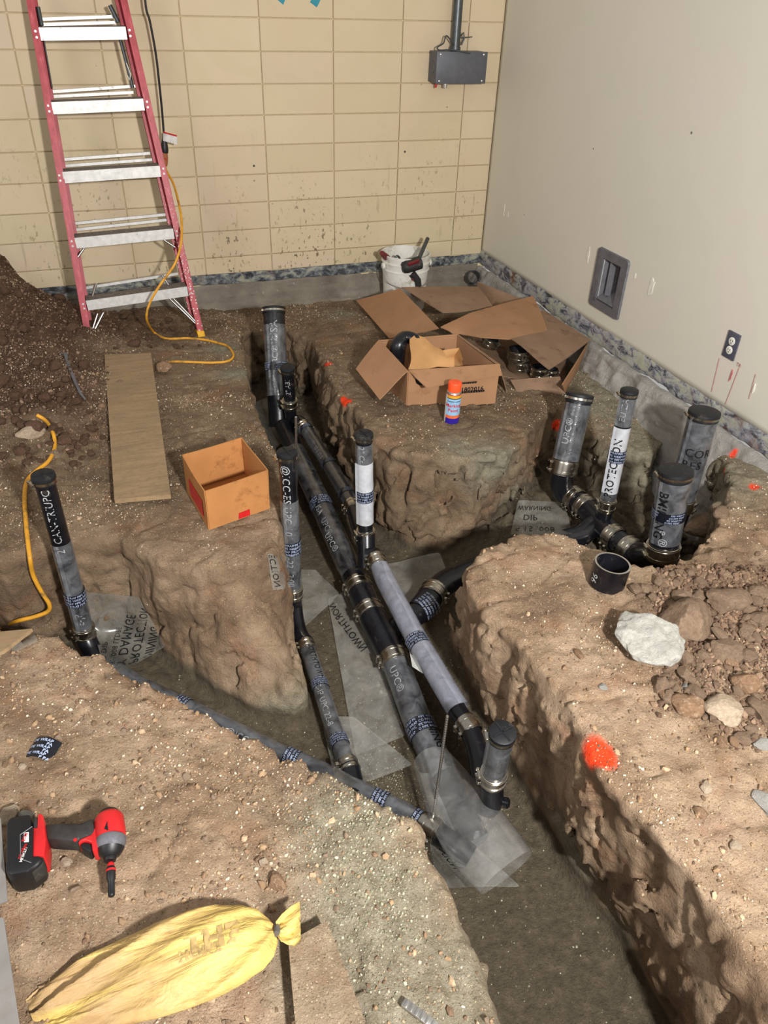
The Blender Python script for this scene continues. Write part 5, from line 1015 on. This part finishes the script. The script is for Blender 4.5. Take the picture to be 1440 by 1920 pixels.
solo('film_scrap',MB().sheet(g).mesh('film_scrap',True),M['sheet'],'small torn triangle of clear film at the far left pit edge','plastic film')
solo('plastic_strip',MB().sheet([[GP(x,y)+Vector((0,0,.014)),GP(x+w_,y-2)+Vector((0,0,.014))] for x,y,w_ in [(120,668,6),(127,690,5),(134,708,5),(141,726,5),(150,744,4),(160,756,3)]],.002).mesh('plastic_strip',True),M['ventm'],'thin grey plastic strip lying on the dark mound beside the plank','strip')
solo('plastic_strip',MB().sheet([[GP(x,y)+Vector((0,0,.012)),GP(x+w_,y-2)+Vector((0,0,.012))] for x,y,w_ in [(103,672,3),(112,668,3),(121,668,4),(126,672,3)]],.002).mesh('plastic_strip',True),M['ventm'],'short curled grey strip end on the mound near the ladder foot','strip')
ba,bb_=GP(755,1884)+Vector((0,0,.012)),GP(820,1935)+Vector((0,0,.014)); dd=N(bb_-ba); b4_=MB().box((ba+bb_)/2,((bb_-ba).length,.016,.008),Matrix((dd,UP.cross(dd),UP)).transposed())
bar=solo('metal_bar',b4_.mesh('metal_bar',bev=.002),M['zinc'],'ridged grey metal bar poking in at the bottom edge of the front bank','bar')
for k in range(9): MB().box(ba+dd*(.008+.011*k)+UP*.005,(.0035,.014,.003),Matrix((dd,UP.cross(dd),UP)).transposed()).build('ridge',M['zinc'],bar,False)
# ------------------------------------------------------------------ rocks, clods, gravel
def rock_mesh(seed,sub=3,rough=.22,sq=(1,1,.7)):
    bm=bmesh.new(); bmesh.ops.create_icosphere(bm,subdivisions=sub,radius=1); P=np.array([tuple(v.co) for v in bm.verts])
    r=np.random.default_rng(seed); d=np.ones(len(P))
    for k in range(14):      # cut with random planes for facets
        n=r.normal(size=3); n/=np.linalg.norm(n); lim=.60+.28*r.random(); pr=P@n; f=np.where(pr>lim,lim/np.maximum(pr,1e-6),1); d=np.minimum(d,f)
    P=P*d[:,None]; P=P*(1+rough*fbm(P*1.6+seed*3.1,3,seed)[:,None]); P=P*np.array(sq)
    for v,p in zip(bm.verts,P): v.co=p
    me=bpy.data.meshes.new('rock'); bm.to_mesh(me); bm.free(); smooth(me,True,24); return me
def put_rock(name,px,py,w,h,label,mat,cat='rock',seed=0,sq=(1,1,.7),sub=4,sink=.35,group=None,dz=0,rough=.22):
    p=GP(px,py+h*.25); dep=-(MR.transposed()@(p-CC)).z; me=rock_mesh(seed,sub,rough,sq); me.materials.append(M[mat]); sx=w/2*dep/FPX*1.12; sy=h/2*dep/FPX*1.25
    o=bpy.data.objects.new(name,me); COL.objects.link(o); c=GP(px,py); o.location=(c.x,c.y,c.z+min(sx,sy)*sq[2]*(1-sink)*.6+dz-.0); o.scale=(sx,sy,min(sx,sy)*1.0); o.rotation_euler=(0,0,random.uniform(-.4,.4)); return tag(o,label,cat,group)
put_rock('rock',1210,1214,120,116,'large white angular stone on the right bank','rock_w',seed=8,sq=(1,1,.62),sub=6,sink=.15,rough=.34)
for i,(px,py,w,h,lab,mt) in enumerate([(1360,1133,92,64,'broad brown rock at the top of the spoil, right of the ring','clod'),(1285,1175,106,88,'broad flat brown slab rock just behind the white stone','clod'),(1425,1120,44,42,'brown rock at the right frame edge above the others','clod'),(1425,1165,40,34,'brown rock at the right frame edge, second down','clod'),(1362,1228,66,52,'cracked brown lump right of the white stone, in mid heap','clod'),
    (1292,1328,60,48,'rounded brown rock at the near edge of the heap','rock_b'),(1360,1336,78,56,'pale-faced brown rock at the near edge of the heap','rock_p'),(1400,1290,52,50,'brown rock with light streak, right of the near row','rock_b'),(1432,1345,44,62,'brown rock cut by the right frame edge beside the near row','clod'),(1249,1309,28,30,'small dark brown stone left of the near row','rock_b'),
    (1306,1300,26,36,'small upright brown stone behind the near row','clod'),(1287,1292,17,22,'small white pebble standing behind the near row','rock_w'),(1372,1245,24,20,'small tan stone in the middle of the heap','rock_b'),(1322,990,82,50,'dark earth lump at the right rim of the pit','clod'),(1352,965,40,26,'small earth lump above the dark lump at the pit rim','clod'),
    (1428,1398,36,26,'pale end of broken concrete at the right edge','rock_w'),(1437,1512,34,58,'grey angular stone at the right edge, lower down','rock_w'),(1324,1478,20,24,'single whitish pebble on the lower right bank','rock_p'),(1378,1588,25,20,'cream oval pebble low on the right bank','rock_p'),(1311,1525,24,28,'brown stone on the lower right bank below the whitish pebble','rock_b'),
    (1352,1393,20,26,'brown stone left of the pale concrete end','rock_b'),(1376,1393,20,20,'brown stone touching the pale concrete end','rock_b'),(1408,1367,26,20,'brown stone under the right end of the near row','clod'),
    (306,694,36,28,'flat brown stone holding down the yellow cord end','rock_b'),(224,722,26,16,'earth lump lying on the plywood plank','clod'),(190,764,18,16,'small tan stone beside the plank on its left','rock_b'),(61,815,50,26,'long pinkish stone on the dark mound by the cord','rock_p'),(32,745,28,24,'brown lump on the mound at far left','clod_d'),(137,831,20,15,'small brown lump between cord and plank','clod_d'),
    (20,1532,36,48,'tan stone above the driver battery at far left','rock_p'),(50,1531,28,22,'whitish stone above the driver battery','rock_w'),(519,1655,30,40,'angular brown stone right of the driver, above the bag','rock_b'),(493,1617,20,14,'small cream stone above the angular brown stone','rock_p'),(582,1800,15,20,'small brown stone on the buried board','rock_b'),(566,1836,14,16,'small tan stone on the buried board','rock_p'),(125,1619,22,18,'small tan stone under the driver handle','rock_p'),(43,1438,17,14,'cream pebble beside the black tape scrap','rock_p'),
    (1085,1228,16,24,'small tan stone perched on the right bank edge','rock_b'),(1158,1192,16,14,'dark chip of stone left of the white stone','clod_d'),(1130,1290,16,14,'white chip low left of the white stone','rock_w'),(429,606,13,11,'grey stone on the back strip between ladder and wide riser','rock_b')]):
    put_rock('stone' if w<40 else 'rock',px,py,w,h,lab,mt,'stone' if w<40 else 'rock',seed=20+i,sub=4 if w>40 else 3,sq=(1,1,.6+.2*random.random()))
# countable clods of the spoil heaps
VAR=[rock_mesh(100+k,2,.3,(1,random.uniform(.75,1),random.uniform(.55,.8))) for k in range(10)]; VAR_D=[m.copy() for m in VAR]
for m in VAR: m.materials.append(M['clod'])
for m in VAR_D: m.materials.append(M['clod_d'])
def inpoly(px,py,poly):
    c=False; j=len(poly)-1
    for i in range(len(poly)):
        xi,yi=poly[i]; xj,yj=poly[j]
        if (yi>py)!=(yj>py) and px<(xj-xi)*(py-yi)/(yj-yi)+xi: c=not c
        j=i
    return c
def scatter(n,poly,var,name,label,group,rmin,rmax,seed):
    r=random.Random(seed); xs=[p[0] for p in poly]; ys=[p[1] for p in poly]; k=0; t=0
    while k<n and t<n*30:
        t+=1; px,py=r.uniform(min(xs),max(xs)),r.uniform(min(ys),max(ys))
        if not inpoly(px,py,poly): continue
        p=GP(px,py); 
        if p.z<-.2: continue
        s=rmin*(rmax/rmin)**(r.random()**1.7); o=bpy.data.objects.new(name,var[r.randrange(len(var))]); COL.objects.link(o); o.location=(p.x,p.y,p.z+s*.34); o.scale=(s,s*r.uniform(.8,1),s); o.rotation_euler=(r.uniform(-.4,.4),r.uniform(-.4,.4),r.uniform(0,6.28)); tag(o,label,'clod',group); k+=1
heapR=[(1180,1110),(1300,1060),(1440,1010),(1440,1420),(1380,1400),(1310,1350),(1230,1320),(1220,1270),(1260,1230),(1230,1170)]
scatter(150,heapR,VAR,'earth_clod','small brown earth clod in the loose heap right of the white stone','earth clods in the right-hand heap',.009,.034,1)
heapL=[(0,520),(100,545),(160,600),(165,660),(190,700),(195,840),(150,880),(90,870),(0,880)]
scatter(105,heapL,VAR_D,'earth_clod','small dark earth clod on the mound left of the plank','earth clods on the dark mound',.013,.050,2)
backs=[(190,590),(260,585),(370,600),(380,650),(300,665),(200,660)]
scatter(35,backs,VAR_D,'earth_clod','small dark earth clod between the ladder feet','earth clods between the ladder feet',.012,.042,3)
# gravel: nobody could count it
def gravel(name,label,n,mat,smin,smax,seed,cond,colours):
    r=np.random.default_rng(seed); tri=V[Q]; nrm=np.cross(tri[:,2]-tri[:,0],tri[:,3]-tri[:,1]); ar=np.linalg.norm(nrm,axis=1)+1e-12; up=nrm[:,2]/ar; cen=tri.mean(1)
    Rm_=np.array(MR); cq=(cen-np.array(CC))@Rm_; X=720+FPX*cq[:,0]/-cq[:,2]; Y=960-FPX*cq[:,1]/-cq[:,2]; vis=(X>-300)&(X<1750)&(Y>380)&(Y<2150)
    wgt=np.clip(up-.35,0,1)*ar*vis*cond(cen,X,Y); wgt/=wgt.sum(); f=r.choice(len(cen),n,p=wgt); P=cen[f]+(tri[f,0]-cen[f])*r.uniform(-.8,.8,(n,1)).astype(np.float32)
    bm=bmesh.new(); bmesh.ops.create_icosphere(bm,subdivisions=1,radius=1); B=np.array([tuple(v.co) for v in bm.verts]); T=np.array([[v.index for v in q_.verts] for q_ in bm.faces]); bm.free()
    s=smin*(smax/smin)**(r.random(n)**2.2); nv=len(B); A=r.normal(size=(n,3,3)); Qm,_=np.linalg.qr(A); sc=np.stack([np.ones(n),r.uniform(.55,1,n),r.uniform(.4,.8,n)],1)*s[:,None]
    BJ=B[None]*(1+r.uniform(-.28,.28,(n,nv,1))); VV_=np.einsum('nij,nvj->nvi',Qm,BJ*sc[:,None,:]); VV_+=P[:,None,:]+np.array([0,0,1])*(s*.25)[:,None,None]
    F=(T[None]+(np.arange(n)*nv)[:,None,None]).reshape(-1,3); me=np_mesh(name,VV_.reshape(-1,3),F,False); cc=np.array([srgb(c) for c in colours],np.float32)[r.integers(0,len(colours),n)]
    ca=me.color_attributes.new('grain','FLOAT_COLOR','POINT'); ca.data.foreach_set('color',np.repeat(cc,nv,0).ravel()); o=link(name,me,mat); return tag(o,label,'gravel',None,'stuff')
t=NT('gravel_grain'); at=t.n('ShaderNodeAttribute',attribute_name='grain'); t.l(at.outputs['Color'],t.b.inputs['Base Color']); t.rough(.9); M['grain']=t.m
COLS=['8a6f55','a08465','6f5843','c9bba5','b59b7c','7d6a57','927659','bfb098','cdc0aa','5f4b3a','957a5e','84694f']
one=lambda c,X,Y: np.ones(len(c))
gravel('gravel','fine pale and brown gravel strewn over every bank',50000,M['grain'],.0010,.0050,1,lambda c,X,Y: (c[:,2]>-.3)*np.clip(.25+1.6*vnoise(c*4,9)+.8*vnoise(c*11,10),.08,2),COLS)
gravel('gravel','coarser crumbs of earth and stone near the camera',2600,M['grain'],.0025,.011,2,lambda c,X,Y: (c[:,2]>-.2)*np.clip((Y-1000)/400,.05,1),['8a6f55','a08465','6f5843','b59b7c','7d6a57','927659'])
gravel('gravel','loose crumbled earth of the two spoil heaps',9500,M['grain'],.004,.013,3,lambda c,X,Y: ((c[:,0]<-2.4)&(c[:,1]>-2.0)&(c[:,2]>-.15))*1.+9.*np.clip((X-1225+50*vnoise(c*8,5))/50,0,1)*np.clip((Y-1050)/30,0,1)*np.clip((1385+.16*(X-1300)+50*vnoise(c*8,6)-Y)/60,0,1)*(c[:,2]>-.1),['6b5443','7c6350','5c4636','8f755e','69523f'])
gravel('gravel','grey green crusher dust grains on the front bank and trench floor',7000,M['grain'],.0014,.0045,4,lambda c,X,Y: np.exp(-(((X-690)/90)**2+((Y-1640)/190)**2))*6+((c[:,2]<-.35)*.10),['9d9a80','8a8870','b5b298','77745c'])
